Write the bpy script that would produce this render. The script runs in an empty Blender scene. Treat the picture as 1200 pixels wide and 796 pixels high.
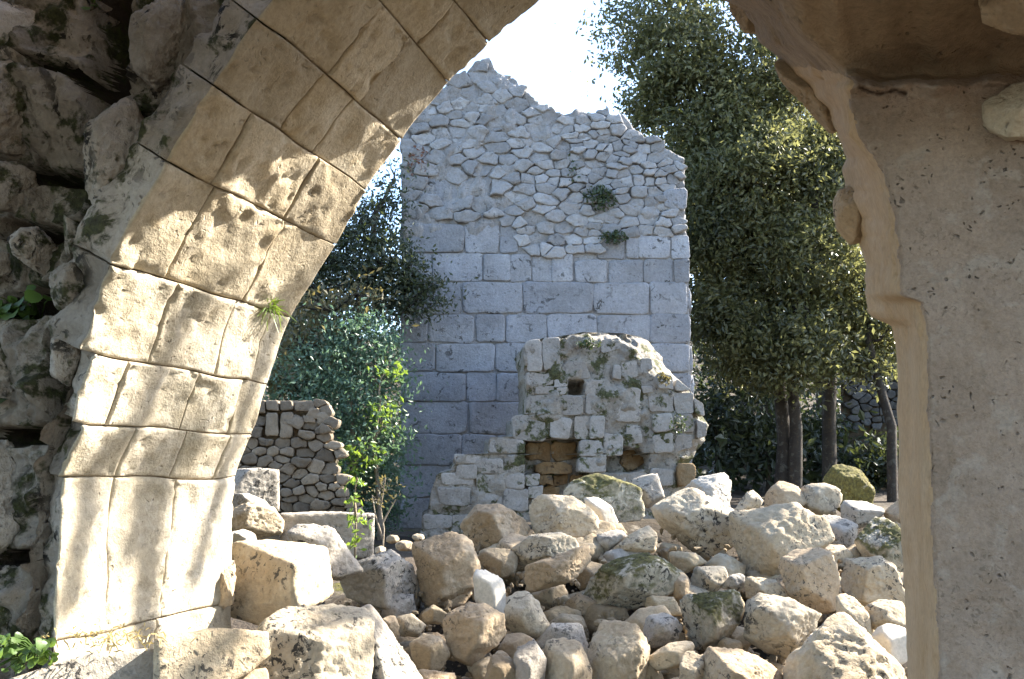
import bpy, bmesh, math, random
import numpy as np
from mathutils import Vector, Matrix

# ------------------------------------------------------------------ camera, sky, sun, exposure
S = bpy.context.scene
COL = S.collection
F = 1039.0                      # focal length in photo pixels (1200 wide)
EYE = np.array([0.0, 0.0, 1.6])
PITCH = math.atan(162.0 / F)
cam_d = bpy.data.cameras.new("camera")
cam_d.sensor_width = 36.0
cam_d.lens = 36.0 * F / 1200.0
cam_d.clip_start = 0.05
cam_d.clip_end = 1000.0
cam = bpy.data.objects.new("camera", cam_d)
COL.objects.link(cam)
cam.location = EYE
cam.rotation_euler = (math.radians(90) + PITCH, 0, 0)
S.camera = cam

SUN = Vector((0.75, 0.35, 0.66)).normalized()
SUN_EL = math.asin(SUN.z)
SUN_AZ = math.atan2(SUN.x, SUN.y)
W = bpy.data.worlds.new("World")
S.world = W
W.use_nodes = True
wn = W.node_tree.nodes
bgn = wn["Background"]
sky = wn.new("ShaderNodeTexSky")
sky.sky_type = 'NISHITA'
sky.sun_disc = False
sky.sun_elevation = SUN_EL
sky.sun_rotation = SUN_AZ
sky.dust_density = 1.0
sky.ozone_density = 2.0
W.node_tree.links.new(sky.outputs[0], bgn.inputs[0])
bgn.inputs[1].default_value = 0.13
sl = bpy.data.lights.new("sun", 'SUN')
sl.energy = 5.0
sl.angle = math.radians(0.5)
sl.color = (1.0, 0.93, 0.82)
sun = bpy.data.objects.new("sun", sl)
COL.objects.link(sun)
sun.rotation_euler = SUN.to_track_quat('Z', 'Y').to_euler()
sun.location = SUN * 40
S.view_settings.view_transform = 'Standard'
S.view_settings.look = 'None'
S.view_settings.gamma = 1.0
S.view_settings.exposure = 2.4
S.cycles.max_bounces = 8
S.cycles.diffuse_bounces = 5
S.cycles.transparent_max_bounces = 4
S.cycles.use_denoising = True

# ------------------------------------------------------------------ helpers
cp, sp = math.cos(PITCH), math.sin(PITCH)

def ray(px, py):
    x = (np.asarray(px, float) - 600.0) / F
    u = (398.0 - np.asarray(py, float)) / F
    return np.stack([x, cp - sp * u, sp + cp * u], -1)

def at(px, py, Y):
    """world point seen at photo pixel (px, py), Y metres in front of the camera"""
    d = ray(px, py)
    t = np.asarray(Y, float) / d[..., 1]
    return EYE + d * t[..., None]

class Plane:
    """an upright wall plane facing the camera; yaw turns it about the vertical"""
    def __init__(self, p0, yaw):
        self.p0 = np.array(p0, float)
        self.u = np.array([math.cos(yaw), math.sin(yaw), 0.0])
        self.n = np.array([math.sin(yaw), -math.cos(yaw), 0.0])
    def at(self, px, py):
        d = ray(px, py)
        t = ((self.p0 - EYE) @ self.n) / (d @ self.n)
        return EYE + d * np.asarray(t)[..., None]
    def uz(self, pts):
        pts = np.asarray(pts, float)
        w = self.at(pts[:, 0], pts[:, 1])
        return np.stack([(w - self.p0) @ self.u, w[:, 2]], -1)
    def world(self, u, z, n=0.0):
        u = np.asarray(u, float); z = np.asarray(z, float); n = np.asarray(n, float)
        p = self.p0[None] * np.array([1, 1, 0.0]) + u[:, None] * self.u + (np.zeros_like(u) + n)[:, None] * self.n
        p[:, 2] += z
        return p

def _hash(i, j, k, s):
    h = (i.astype(np.uint32) * np.uint32(374761393) + j.astype(np.uint32) * np.uint32(668265263)
         + k.astype(np.uint32) * np.uint32(2147483647) + np.uint32(s * 974711 % 4294967296))
    h = (h ^ (h >> np.uint32(13))) * np.uint32(1274126177)
    h = (h ^ (h >> np.uint32(16))) * np.uint32(2246822519)
    h = h ^ (h >> np.uint32(15))
    return (h & np.uint32(0xFFFFFF)).astype(np.float64) / 8388607.5 - 1.0

def vnoise(p, seed=0):
    p = np.asarray(p, float) + 1000.0
    f = np.floor(p); t = p - f
    i = f.astype(np.int64)
    w = t * t * t * (t * (t * 6 - 15) + 10)
    r = 0
    for dx in (0, 1):
        for dy in (0, 1):
            for dz in (0, 1):
                c = _hash(i[..., 0] + dx, i[..., 1] + dy, i[..., 2] + dz, seed)
                r = r + c * (w[..., 0] if dx else 1 - w[..., 0]) * (w[..., 1] if dy else 1 - w[..., 1]) * (w[..., 2] if dz else 1 - w[..., 2])
    return r

def fbm(p, octaves=4, seed=0, gain=0.5):
    p = np.asarray(p, float); a = 1.0; r = 0; n = 0
    for o in range(octaves):
        r = r + a * vnoise(p * (2.03 ** o), seed + o * 17); n += a; a *= gain
    return r / n

def new_mesh(name, V, quads=None, tris=None, polys=None, smooth=True):
    me = bpy.data.meshes.new(name)
    V = np.asarray(V, np.float32)
    loops = []; totals = []
    if quads is not None and len(quads):
        q = np.asarray(quads, np.int32); loops.append(q.ravel()); totals.append(np.full(len(q), 4, np.int32))
    if tris is not None and len(tris):
        q = np.asarray(tris, np.int32); loops.append(q.ravel()); totals.append(np.full(len(q), 3, np.int32))
    for p in (polys or []):
        loops.append(np.asarray(p, np.int32)); totals.append(np.array([len(p)], np.int32))
    L = np.concatenate(loops); T = np.concatenate(totals)
    st = np.concatenate([[0], np.cumsum(T)[:-1]]).astype(np.int32)
    me.vertices.add(len(V)); me.vertices.foreach_set("co", V.ravel())
    me.loops.add(len(L)); me.loops.foreach_set("vertex_index", L)
    me.polygons.add(len(T)); me.polygons.foreach_set("loop_start", st)
    me.polygons.foreach_set("loop_total", T)
    me.polygons.foreach_set("use_smooth", np.full(len(T), smooth, bool))
    me.update(calc_edges=True)
    return me

def link(name, me, mat=None, parent=None, loc=None):
    o = bpy.data.objects.new(name, me)
    COL.objects.link(o)
    if mat is not None:
        me.materials.append(mat)
    if loc is not None:
        o.location = loc
    if parent is not None:
        o.parent = parent
        pl = parent
        off = Vector((0, 0, 0))
        while pl is not None:
            off += pl.location; pl = pl.parent
        o.location = Vector(o.location) - off
    return o

def thing(name, label, cat, loc=(0, 0, 0), group=None):
    o = bpy.data.objects.new(name, None)
    COL.objects.link(o); o.location = loc
    o.empty_display_size = 0.2
    return tag(o, label, cat, group)

def tag(o, label, cat, group=None):
    o['label'] = label; o['category'] = cat
    if group: o['group'] = group
    return o

def grid_quads(r, c, flip=False):
    i = np.arange(r * c).reshape(r, c)
    q = np.stack([i[:-1, :-1], i[:-1, 1:], i[1:, 1:], i[1:, :-1]], -1).reshape(-1, 4)
    return q[:, ::-1] if flip else q

_ico = {}
def ico(level):
    if level not in _ico:
        bm = bmesh.new()
        bmesh.ops.create_icosphere(bm, subdivisions=level, radius=1.0)
        V = np.array([v.co[:] for v in bm.verts]); V /= np.linalg.norm(V, axis=1)[:, None]
        T = np.array([[v.index for v in f.verts] for f in bm.faces])
        bm.free(); _ico[level] = (V, T)
    return _ico[level]

def hull2(P):
    P = sorted(map(tuple, P))
    def half(pts):
        h = []
        for p in pts:
            while len(h) > 1 and (h[-1][0]-h[-2][0])*(p[1]-h[-2][1]) - (h[-1][1]-h[-2][1])*(p[0]-h[-2][0]) <= 0:
                h.pop()
            h.append(p)
        return h
    a, b = half(P), half(P[::-1])
    return np.array(a[:-1] + b[:-1])

def simplify(P, tol=0.030, least=5):
    """drop the corners that hardly change the outline, so faces stay broad"""
    P = list(P)
    ar = lambda Q: 0.5 * abs(sum(Q[i - 1][0] * Q[i][1] - Q[i - 1][1] * Q[i][0] for i in range(len(Q))))
    A = ar(P)
    while len(P) > least:
        c = [ar([P[k - 1], P[k], P[(k + 1) % len(P)]]) for k in range(len(P))]
        k = int(np.argmin(c))
        if c[k] > tol * A: break
        P.pop(k)
    return np.array(P)

def rock(name, outline, Y, mat, parent=None, thick=0.8, seed=0, level=4, rough=1.0, front=None, sharp=120, chips=5, tilt=38):
    """angular boulder of real depth whose silhouette from the path is the given outline"""
    rs = np.random.RandomState(seed + 11)
    w = at([p[0] for p in outline], [p[1] for p in outline], Y)
    c0 = (w.min(0) + w.max(0)) / 2
    v = c0 - EYE; v /= np.linalg.norm(v)
    r = np.cross(v, [0, 0, 1.0]); r /= np.linalg.norm(r); up = np.cross(r, v)
    P = hull2(np.stack([(w - c0) @ r, (w - c0) @ up], -1))
    P = simplify(P)
    a = np.ptp(P[:, 0]) / 2; b = np.ptp(P[:, 1]) / 2
    cen = (P.min(0) + P.max(0)) / 2
    P = P - cen; c0 = c0 + r * cen[0] + up * cen[1]
    t = thick * math.sqrt(a * b) if thick * math.sqrt(a * b) < 2.2 * min(a, b) else 2.2 * min(a, b)
    N = []; H = []
    for k in range(len(P)):
        p, q = P[k], P[(k + 1) % len(P)]
        e = q - p; n2 = np.array([e[1], -e[0]]); L = np.linalg.norm(n2)
        if L < 1e-6: continue
        n2 /= L; h = n2 @ p
        for sgn in (-1, 1):
            al = math.radians(rs.uniform(tilt * .1, tilt) if sgn < 0 else rs.uniform(0, tilt * .7))
            N.append([n2[0] * math.cos(al), n2[1] * math.cos(al), sgn * math.sin(al)]); H.append(h * math.cos(al))
    fr = front or [(rs.uniform(-25, 25), rs.uniform(38, 66)), (-rs.uniform(18, 58), rs.uniform(-15, 18)), (rs.uniform(14, 55), rs.uniform(-15, 22))]
    for (ya, pa) in fr:
        ya, pa = math.radians(ya), math.radians(pa)
        N.append([math.sin(ya) * math.cos(pa), math.sin(pa), -math.cos(ya) * math.cos(pa)]); H.append(t * rs.uniform(0.62, 0.92))
    for _ in range(3):
        ya, pa = rs.uniform(-0.6, 0.6), rs.uniform(-0.6, 0.6)
        N.append([math.sin(ya) * math.cos(pa), math.sin(pa), math.cos(ya) * math.cos(pa)]); H.append(t * rs.uniform(0.75, 1.0))
    for _ in range(chips):                              # broken corners
        q = rs.normal(size=3); q[2] = -abs(q[2]) * 0.8; q /= np.linalg.norm(q)
        ext = math.sqrt((q[0] * a) ** 2 + (q[1] * b) ** 2 + (q[2] * t) ** 2)
        N.append(list(q)); H.append(ext * rs.uniform(0.70, 0.95) * (1.0 if chips > 8 else 1.15))
    N = np.array(N); H = np.maximum(np.array(H), 0.02 * max(a, b))
    E, T = ico(level)
    D = E * np.array([a, b, t])
    g = np.maximum(0, (D @ N.T) / H)
    g = (g ** sharp).sum(1) ** (1.0 / sharp)
    Q = D / g[:, None] * 1.03
    s = math.sqrt(a * b)
    rad = Q / np.linalg.norm(Q, axis=1)[:, None]
    o3 = rs.uniform(-50, 50, 3)
    d = fbm(Q / s * 1.3 + o3, 2, seed) * 0.015 + fbm(Q / s * 4 + o3, 3, seed + 5) * 0.030
    n2_ = fbm(Q / s * 8 + o3, 2, seed + 9)
    d = d - np.clip(n2_ - 0.25, 0, .25) * 0.13 + fbm(Q / s * 15 + o3, 2, seed + 3) * 0.026
    d = d - (0.25 - np.abs(fbm(Q / s * 2.6 + o3 + 9, 3, seed + 21))).clip(0.12, 1) * 0.15 + 0.02
    if level > 4: d = d + fbm(Q / s * 30 + o3, 2, seed + 4) * 0.010 - np.clip(fbm(Q / s * 19 + o3, 2, seed + 6) - .3, 0, 1) * 0.09
    Q = Q + rad * (d * s * rough)[:, None]
    Wd = Q[:, :1] * r + Q[:, 1:2] * up + Q[:, 2:3] * v
    lo = Wd[:, 2].min()
    Wd[:, 2] -= lo
    c1 = c0 + np.array([0, 0, lo])
    me = new_mesh(name, Wd, tris=T)
    return link(name, me, mat, parent, c1)

def densify(P, seg):
    out = []
    for k in range(len(P)):
        p, q = P[k], P[(k + 1) % len(P)]
        n = max(1, int(round(np.linalg.norm(q - p) / seg)))
        for i in range(n): out.append(p + (q - p) * i / n)
    return np.array(out)

def chaikin(P, t=0.22):
    Q = np.roll(P, -1, 0)
    return np.stack([P * (1 - t) + Q * t, P * t + Q * (1 - t)], 1).reshape(-1, 2)

def wall_stone(name, poly, plane, mat, parent, h=0.05, gap=0.006, seed=0, rough=1.0, n0=0.0, depth=0.12, cut=0.2, tilt=0.0):
    """one stone laid in a wall: poly is (u, z) in the wall plane, face proud of it by about h"""
    rs = np.random.RandomState(seed + 3)
    P = np.array(poly, float)
    ar = 0.5 * np.sum(P[:, 0] * np.roll(P[:, 1], -1) - P[:, 1] * np.roll(P[:, 0], -1))
    if ar < 0: P = P[::-1]; ar = -ar
    c = P.mean(0); size = math.sqrt(max(ar, 1e-6))
    # pull the edges in by the joint
    d = P - c; L = np.linalg.norm(d, axis=1)[:, None]
    P = c + d * np.clip((L - gap * 1.3) / L, 0.3, 1)
    P = chaikin(P, cut * 0.75)
    P = densify(P, size / 5.0)
    P = P + np.stack([vnoise(np.c_[P / size * 3.1, np.full(len(P), seed * 1.7)], 1), vnoise(np.c_[P / size * 3.1, np.full(len(P), seed * 1.7)], 2)], -1) * size * 0.06 * rough
    n = len(P)
    rings = [(1.0, -depth), (1.0, h * 0.55), (0.975, h * 0.9), (0.88, h), (0.58, h * 1.03), (0.28, h * 1.03)]
    tx, tz = rs.uniform(-tilt, tilt, 2)
    V = []
    for (k, nn) in rings:
        q = c + (P - c) * k
        dn = np.full(n, nn)
        if nn > 0:
            f3 = np.c_[q / size, np.full(n, seed * 0.77)]
            dn = dn + fbm(f3 * 2.2, 3, seed) * 0.075 * size * rough * (0.4 if k == 1 else 1) + (q[:, 0] - c[0]) * tx + (q[:, 1] - c[1]) * tz
        V.append(plane.world(q[:, 0], q[:, 1], n0 + dn))
    cw = plane.world(c[None, 0], c[None, 1], n0 + h * 1.03)
    V = np.concatenate(V + [cw])
    Q = []
    for r_ in range(len(rings) - 1):
        i = np.arange(n) + r_ * n; j = np.roll(np.arange(n), -1) + r_ * n
        Q.append(np.stack([i, j, j + n, i + n], -1))
    k = (len(rings) - 1) * n
    i = np.arange(n) + k; j = np.roll(np.arange(n), -1) + k
    Tn = np.stack([i, j, np.full(n, len(V) - 1)], -1)
    V = V - cw
    return link(name, new_mesh(name, V, np.concatenate(Q), Tn), mat, parent, cw[0])

def clip_half(poly, n, d):
    out = []
    for k in range(len(poly)):
        p, q = poly[k], poly[(k + 1) % len(poly)]
        a, b = n @ p - d, n @ q - d
        if a <= 0: out.append(p)
        if (a < 0) != (b < 0) and a != b: out.append(p + (q - p) * (a / (a - b)))
    return out

def inside(pt, poly):
    x, y = pt; c = False
    for k in range(len(poly)):
        (x0, y0), (x1, y1) = poly[k], poly[k - 1]
        if (y0 > y) != (y1 > y) and x < (x1 - x0) * (y - y0) / (y1 - y0) + x0: c = not c
    return c

def voronoi_cells(region, rad, rs, squash=1.5, avoid=(), tries=6000, inflate=9):
    """irregular rubble cells inside a pixel region; rad(x, y) is the spacing in px"""
    R = np.array(region, float)
    lo, hi = R.min(0) - inflate * 3, R.max(0) + inflate * 3
    pts = []; arr = np.zeros((0, 2)); rr = np.zeros(0)
    for _ in range(tries):
        p = rs.uniform(lo, hi); r_ = rad(*p) * rs.uniform(0.75, 1.25)
        if len(pts):
            dd = (arr - p) * np.array([1, squash])
            if (np.hypot(dd[:, 0], dd[:, 1]) < (r_ + rr) * 0.5).any(): continue
        pts.append(p); arr = np.array(pts); rr = np.append(rr, r_)
    sq = arr * np.array([1, squash]); cells = []
    for i, p in enumerate(arr):
        if not inside(p, region) or any(inside(p, a) for a in avoid): continue
        d = np.hypot(*(sq - sq[i]).T); nb = np.argsort(d)[1:16]
        m = rad(*p) * 2.4
        poly = [sq[i] + np.array(v) * m for v in ((-1, -1), (1, -1), (1, 1), (-1, 1))]
        for j in nb:
            n = sq[j] - sq[i]; poly = clip_half(poly, n, n @ (sq[i] + sq[j]) / 2)
            if len(poly) < 3: break
        if len(poly) >= 3: cells.append(np.array(poly) / np.array([1, squash]))
    return cells

def tube(pts, radii, sides=7, seed=0, rough=0.12):
    pts = np.asarray(pts, float); V = []; Q = []
    for i, p in enumerate(pts):
        d = pts[min(i + 1, len(pts) - 1)] - pts[max(i - 1, 0)]; d = d / (np.linalg.norm(d) + 1e-9)
        a = np.cross(d, [0.13, 0.99, 0.05]); a /= np.linalg.norm(a) + 1e-9; b = np.cross(d, a)
        th = np.arange(sides) / sides * 2 * math.pi
        rr = radii[i] * (1 + rough * vnoise(np.c_[np.cos(th) * 1.3, np.sin(th) * 1.3, np.full(sides, i * 0.8 + seed)], seed))
        V.append(p + (np.cos(th) * rr)[:, None] * a + (np.sin(th) * rr)[:, None] * b)
    for i in range(len(pts) - 1):
        k = np.arange(sides) + i * sides; j = np.roll(np.arange(sides), -1) + i * sides
        Q.append(np.stack([k, j, j + sides, k + sides], -1))
    return np.concatenate(V), np.concatenate(Q)

def merge(parts):
    V = []; Q = []; o = 0
    for v, q in parts:
        V.append(v); Q.append(q + o); o += len(v)
    return np.concatenate(V), np.concatenate(Q)

def leaf_quads(C, length, rs, droop=0.3, width=0.45, outdir=None):
    """one bent leaf (two quads) at each centre"""
    n = len(C)
    d = rs.normal(size=(n, 3)); d[:, 2] -= droop
    if outdir is not None: d += outdir * 0.8
    d /= np.linalg.norm(d, axis=1)[:, None]
    s = np.cross(d, rs.normal(size=(n, 3))); s /= np.linalg.norm(s, axis=1)[:, None] + 1e-9
    u = np.cross(s, d)
    L = (length * rs.uniform(0.6, 1.3, n))[:, None]; w = L * width * 0.5
    base = C - d * L * 0.5; tip = C + d * L * 0.5 - u * L * 0.08
    V = np.stack([base, C + s * w + u * L * 0.05, tip, C - s * w + u * L * 0.05], 1).reshape(-1, 3)
    return V, np.arange(n * 4).reshape(n, 4)

def crown_points(blobs, rs, spray, per):
    """leaf centres in sprays spread through ellipsoids (centre, radii, leaves)"""
    out = []; tips = []
    for c, r, n in blobs:
        k = max(3, n // per)
        d = rs.normal(size=(k, 3)); d /= np.linalg.norm(d, axis=1)[:, None]
        q = d * (rs.uniform(0.12, 1.0, k) ** 0.45)[:, None]
        q = q[fbm(q * 2.1 + np.array(c) * 0.7, 2, 3) > (-0.05 if n > 150 else -2)]
        cen = np.array(c) + q * np.array(r)
        tips.append(cen)
        m = rs.normal(size=(len(cen), per, 3)) * spray * np.array([1, 1, 0.65]) * rs.uniform(0.35, 1.5, (len(cen), 1, 1))
        m = (cen[:, None] + m).reshape(-1, 3)
        out.append(m)
    return np.concatenate(out), np.concatenate(tips)

# ------------------------------------------------------------------ materials
def N_(nt, t, **kw):
    n = nt.nodes.new(t)
    for k, v in kw.items():
        if k.startswith('i_'): n.inputs[k[2:].replace('_', ' ')].default_value = v
        else: setattr(n, k, v)
    return n

def ramp(nt, fac, lo, hi):
    m = N_(nt, 'ShaderNodeMapRange'); m.clamp = True
    m.inputs['From Min'].default_value = lo; m.inputs['From Max'].default_value = hi
    nt.links.new(fac, m.inputs['Value']); return m.outputs[0]

def mixc(nt, fac, a, b, mode='MIX'):
    m = N_(nt, 'ShaderNodeMix', data_type='RGBA', blend_type=mode)
    for s, v in ((m.inputs[0], fac), (m.inputs[6], a), (m.inputs[7], b)):
        if isinstance(v, (int, float)): s.default_value = v
        elif isinstance(v, tuple): s.default_value = (*v, 1)
        else: nt.links.new(v, s)
    return m.outputs[2]

def mth(nt, op, a, b=0.0):
    m = N_(nt, 'ShaderNodeMath', operation=op)
    for s, v in ((m.inputs[0], a), (m.inputs[1], b)):
        if isinstance(v, (int, float)): s.default_value = v
        else: nt.links.new(v, s)
    return m.outputs[0]

def noise(nt, vec, scale, detail=4, rough=0.55, dist=0.0):
    n = N_(nt, 'ShaderNodeTexNoise'); n.inputs['Scale'].default_value = scale; n.inputs['Detail'].default_value = detail
    n.inputs['Roughness'].default_value = rough; n.inputs['Distortion'].default_value = dist
    nt.links.new(vec, n.inputs['Vector']); return n.outputs['Fac']

def stone_mat(name, a, b, stain=(0.2, 0.13, 0.06), stain_amt=0.3, lichen=0.5, lichen_col=(0.045, 0.042, 0.038), lichen_scale=16.0, lichen_thr=0.575,
              pale=(0.54, 0.485, 0.385), pale_amt=0.25, moss=0.0, moss_col=(0.07, 0.065, 0.012), moss_up=True, pits=0.5, scale=1.0,
              bump=0.6, vary=0.12, rough=0.92):
    m = bpy.data.materials.new(name); m.use_nodes = True
    nt = m.node_tree; L = nt.links
    bs = nt.nodes['Principled BSDF']; bs.inputs['Roughness'].default_value = rough
    bs.inputs['Specular IOR Level'].default_value = 0.25
    tc = N_(nt, 'ShaderNodeTexCoord'); oi = N_(nt, 'ShaderNodeObjectInfo')
    off = N_(nt, 'ShaderNodeVectorMath', operation='ADD')
    cmb = N_(nt, 'ShaderNodeCombineXYZ')
    for k, f in enumerate((37.0, 91.0, 53.0)): L.new(mth(nt, 'MULTIPLY', oi.outputs['Random'], f), cmb.inputs[k])
    L.new(tc.outputs['Object'], off.inputs[0]); L.new(cmb.outputs[0], off.inputs[1])
    sc = N_(nt, 'ShaderNodeVectorMath', operation='SCALE'); sc.inputs[3].default_value = scale
    L.new(off.outputs[0], sc.inputs[0]); v = sc.outputs[0]
    n1 = noise(nt, v, 2.2, 5, 0.6); n2 = noise(nt, v, 9, 6, 0.65); n3 = noise(nt, v, 45, 5, 0.7)
    col = mixc(nt, ramp(nt, n1, 0.35, 0.65), a, b)
    col = mixc(nt, mth(nt, 'MULTIPLY', ramp(nt, n2, 0.55, 0.72), stain_amt), col, stain)
    col = mixc(nt, mth(nt, 'MULTIPLY', ramp(nt, noise(nt, v, 5.5, 5, 0.62, 0.4), 0.55, 0.62), pale_amt), col, pale)
    grain = ramp(nt, n3, 0.25, 0.75)
    col = mixc(nt, 0.55, col, mixc(nt, grain, (0.55, 0.55, 0.55), (1.35, 1.34, 1.32)), 'MULTIPLY')
    # crusts of dark lichen: small broken spots gathered in patches
    sp1 = ramp(nt, noise(nt, v, lichen_scale, 6, 0.7, 0.6), lichen_thr, lichen_thr + 0.04)
    pt = ramp(nt, noise(nt, v, 3.3, 3, 0.5), 0.44, 0.6)
    lf = mth(nt, 'MULTIPLY', mth(nt, 'MULTIPLY', sp1, pt), lichen)
    col = mixc(nt, lf, col, lichen_col)
    vo = N_(nt, 'ShaderNodeTexVoronoi'); vo.inputs['Scale'].default_value = 26.0; vo.inputs['Randomness'].default_value = 1.0
    wv = N_(nt, 'ShaderNodeVectorMath', operation='ADD'); nd = N_(nt, 'ShaderNodeTexNoise'); nd.inputs['Scale'].default_value = 12.0
    L.new(v, nd.inputs['Vector']); sv = N_(nt, 'ShaderNodeVectorMath', operation='SCALE'); sv.inputs[3].default_value = 0.12
    L.new(nd.outputs['Color'], sv.inputs[0]); L.new(v, wv.inputs[0]); L.new(sv.outputs[0], wv.inputs[1]); L.new(wv.outputs[0], vo.inputs['Vector'])
    pit = mth(nt, 'SUBTRACT', 1.0, ramp(nt, vo.outputs['Distance'], 0.08, 0.24))
    pit = mth(nt, 'MULTIPLY', pit, ramp(nt, noise(nt, v, 7, 3, 0.5), 0.5, 0.62))
    pit = mth(nt, 'MULTIPLY', pit, pits)
    col = mixc(nt, mth(nt, 'MULTIPLY', pit, 0.55), col, (0.05, 0.04, 0.03))
    if moss > 0:
        ge = N_(nt, 'ShaderNodeNewGeometry'); sx = N_(nt, 'ShaderNodeSeparateXYZ'); L.new(ge.outputs['Normal'], sx.inputs[0])
        mn = mth(nt, 'ADD', noise(nt, v, 4.0, 6, 0.65, 0.5), mth(nt, 'MULTIPLY', noise(nt, v, 30.0, 3, 0.6), 0.25))
        th = 0.78 - 0.22 * moss
        mf = ramp(nt, mn, th, th + 0.07)
        if moss_up: mf = mth(nt, 'MULTIPLY', mf, ramp(nt, sx.outputs[2], -0.25, 0.35))
        mc = mixc(nt, ramp(nt, n3, 0.35, 0.65), tuple(c * 0.35 for c in moss_col), tuple(c * 1.5 for c in moss_col))
        col = mixc(nt, mth(nt, 'MULTIPLY', mf, 0.92), col, mc)
    br = mth(nt, 'ADD', mth(nt, 'MULTIPLY', oi.outputs['Random'], 2 * vary), 1 - vary)
    cb = N_(nt, 'ShaderNodeCombineXYZ')
    for k in range(3): L.new(br, cb.inputs[k])
    col = mixc(nt, 1.0, col, cb.outputs[0], 'MULTIPLY')
    L.new(col, bs.inputs['Base Color'])
    hgt = mth(nt, 'ADD', mth(nt, 'MULTIPLY', n2, 0.6), mth(nt, 'MULTIPLY', n3, 0.4))
    hgt = mth(nt, 'SUBTRACT', hgt, mth(nt, 'MULTIPLY', pit, 0.7))
    hgt = mth(nt, 'ADD', hgt, mth(nt, 'MULTIPLY', noise(nt, v, 130, 3, 0.6), 0.12))
    bp = N_(nt, 'ShaderNodeBump'); bp.inputs['Strength'].default_value = bump; bp.inputs['Distance'].default_value = 0.035 / scale
    L.new(hgt, bp.inputs['Height']); L.new(bp.outputs[0], bs.inputs['Normal'])
    return m

def leaf_mat(name, a, b, trans=0.35, tcol=(0.16, 0.22, 0.03), rough=0.45, clump=0.6):
    m = bpy.data.materials.new(name); m.use_nodes = True
    nt = m.node_tree; L = nt.links; bs = nt.nodes['Principled BSDF']
    ge = N_(nt, 'ShaderNodeNewGeometry'); tc = N_(nt, 'ShaderNodeTexCoord')
    f = mth(nt, 'ADD', mth(nt, 'MULTIPLY', ge.outputs['Random Per Island'], 0.5), mth(nt, 'MULTIPLY', ramp(nt, noise(nt, tc.outputs['Object'], 0.9, 3), 0.35, 0.65), 0.5))
    col = mixc(nt, f, a, b)
    L.new(col, bs.inputs['Base Color']); bs.inputs['Roughness'].default_value = rough
    bs.inputs['Specular IOR Level'].default_value = 0.5
    tr = N_(nt, 'ShaderNodeBsdfTranslucent'); tr.inputs[0].default_value = (*tcol, 1)
    mx = N_(nt, 'ShaderNodeMixShader'); mx.inputs[0].default_value = trans
    L.new(bs.outputs[0], mx.inputs[1]); L.new(tr.outputs[0], mx.inputs[2]); L.new(mx.outputs[0], nt.nodes['Material Output'].inputs[0])
    return m

M = {}
CREAM, CREAM2 = (0.46, 0.375, 0.26), (0.37, 0.29, 0.19)
GREY, GREY2 = (0.31, 0.315, 0.335), (0.33, 0.31, 0.29)
M['rock'] = stone_mat('cream_limestone', CREAM, CREAM2, lichen=0.9, lichen_thr=.555, lichen_scale=34, pits=0.9, stain_amt=0.3)
M['rock_tan'] = stone_mat('tan_limestone', (0.42, 0.325, 0.215), (0.32, 0.24, 0.155), lichen=0.85, lichen_thr=.555, lichen_scale=37, pits=0.7, stain_amt=0.4)
M['rock_lichen'] = stone_mat('lichen_limestone', (0.45, 0.385, 0.285), (0.36, 0.30, 0.215), lichen=1.0, lichen_thr=.53, lichen_scale=27, pits=0.8)
M['rock_grey'] = stone_mat('grey_limestone', (0.40, 0.365, 0.31), (0.31, 0.275, 0.23), lichen=1.0, lichen_thr=.54, lichen_scale=30, pits=0.6)
M['rock_moss'] = stone_mat('mossy_limestone', (0.46, 0.42, 0.33), (0.38, 0.33, 0.25), lichen=1.0, lichen_thr=.53, lichen_scale=25, moss=0.95)
M['rock_verymoss'] = stone_mat('moss_covered_limestone', (0.36, 0.33, 0.24), (0.3, 0.26, 0.18), lichen=0.8, moss=1.5, moss_up=False, moss_col=(0.09, 0.075, 0.012))
M['rock_white'] = stone_mat('clean_white_limestone', (0.58, 0.54, 0.46), (0.52, 0.47, 0.39), lichen=0.0, pits=0.1, stain_amt=0.05, bump=0.25)
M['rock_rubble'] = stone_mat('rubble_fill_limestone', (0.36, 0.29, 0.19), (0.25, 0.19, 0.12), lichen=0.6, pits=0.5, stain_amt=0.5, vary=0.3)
M['voussoir'] = stone_mat('arch_limestone', (0.455, 0.39, 0.285), (0.39, 0.32, 0.215), stain=(0.26, 0.17, 0.06), stain_amt=0.45, lichen=0.35, lichen_scale=30, pits=0.55, bump=0.5, pale=(0.55, 0.5, 0.4), vary=0.16)
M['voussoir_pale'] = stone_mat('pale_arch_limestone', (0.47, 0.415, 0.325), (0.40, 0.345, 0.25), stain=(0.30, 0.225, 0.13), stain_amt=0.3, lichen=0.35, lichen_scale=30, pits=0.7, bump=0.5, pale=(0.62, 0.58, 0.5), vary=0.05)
M['mortar_dark'] = stone_mat('dark_joint_earth', (0.10, 0.075, 0.05), (0.06, 0.045, 0.03), lichen=0.3, pits=0.4, bump=1.0)
M['arch_mortar'] = stone_mat('arch_joint_mortar', (0.27, 0.215, 0.145), (0.15, 0.11, 0.07), lichen=0.3, pits=0.4, bump=1.0)
M['crevice'] = stone_mat('crevice_soil', (0.05, 0.036, 0.022), (0.028, 0.02, 0.013), lichen=0.2, pits=0.4, moss=0.7, moss_up=False, moss_col=(0.035, 0.04, 0.008), bump=1.0, pale_amt=0.02)
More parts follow.
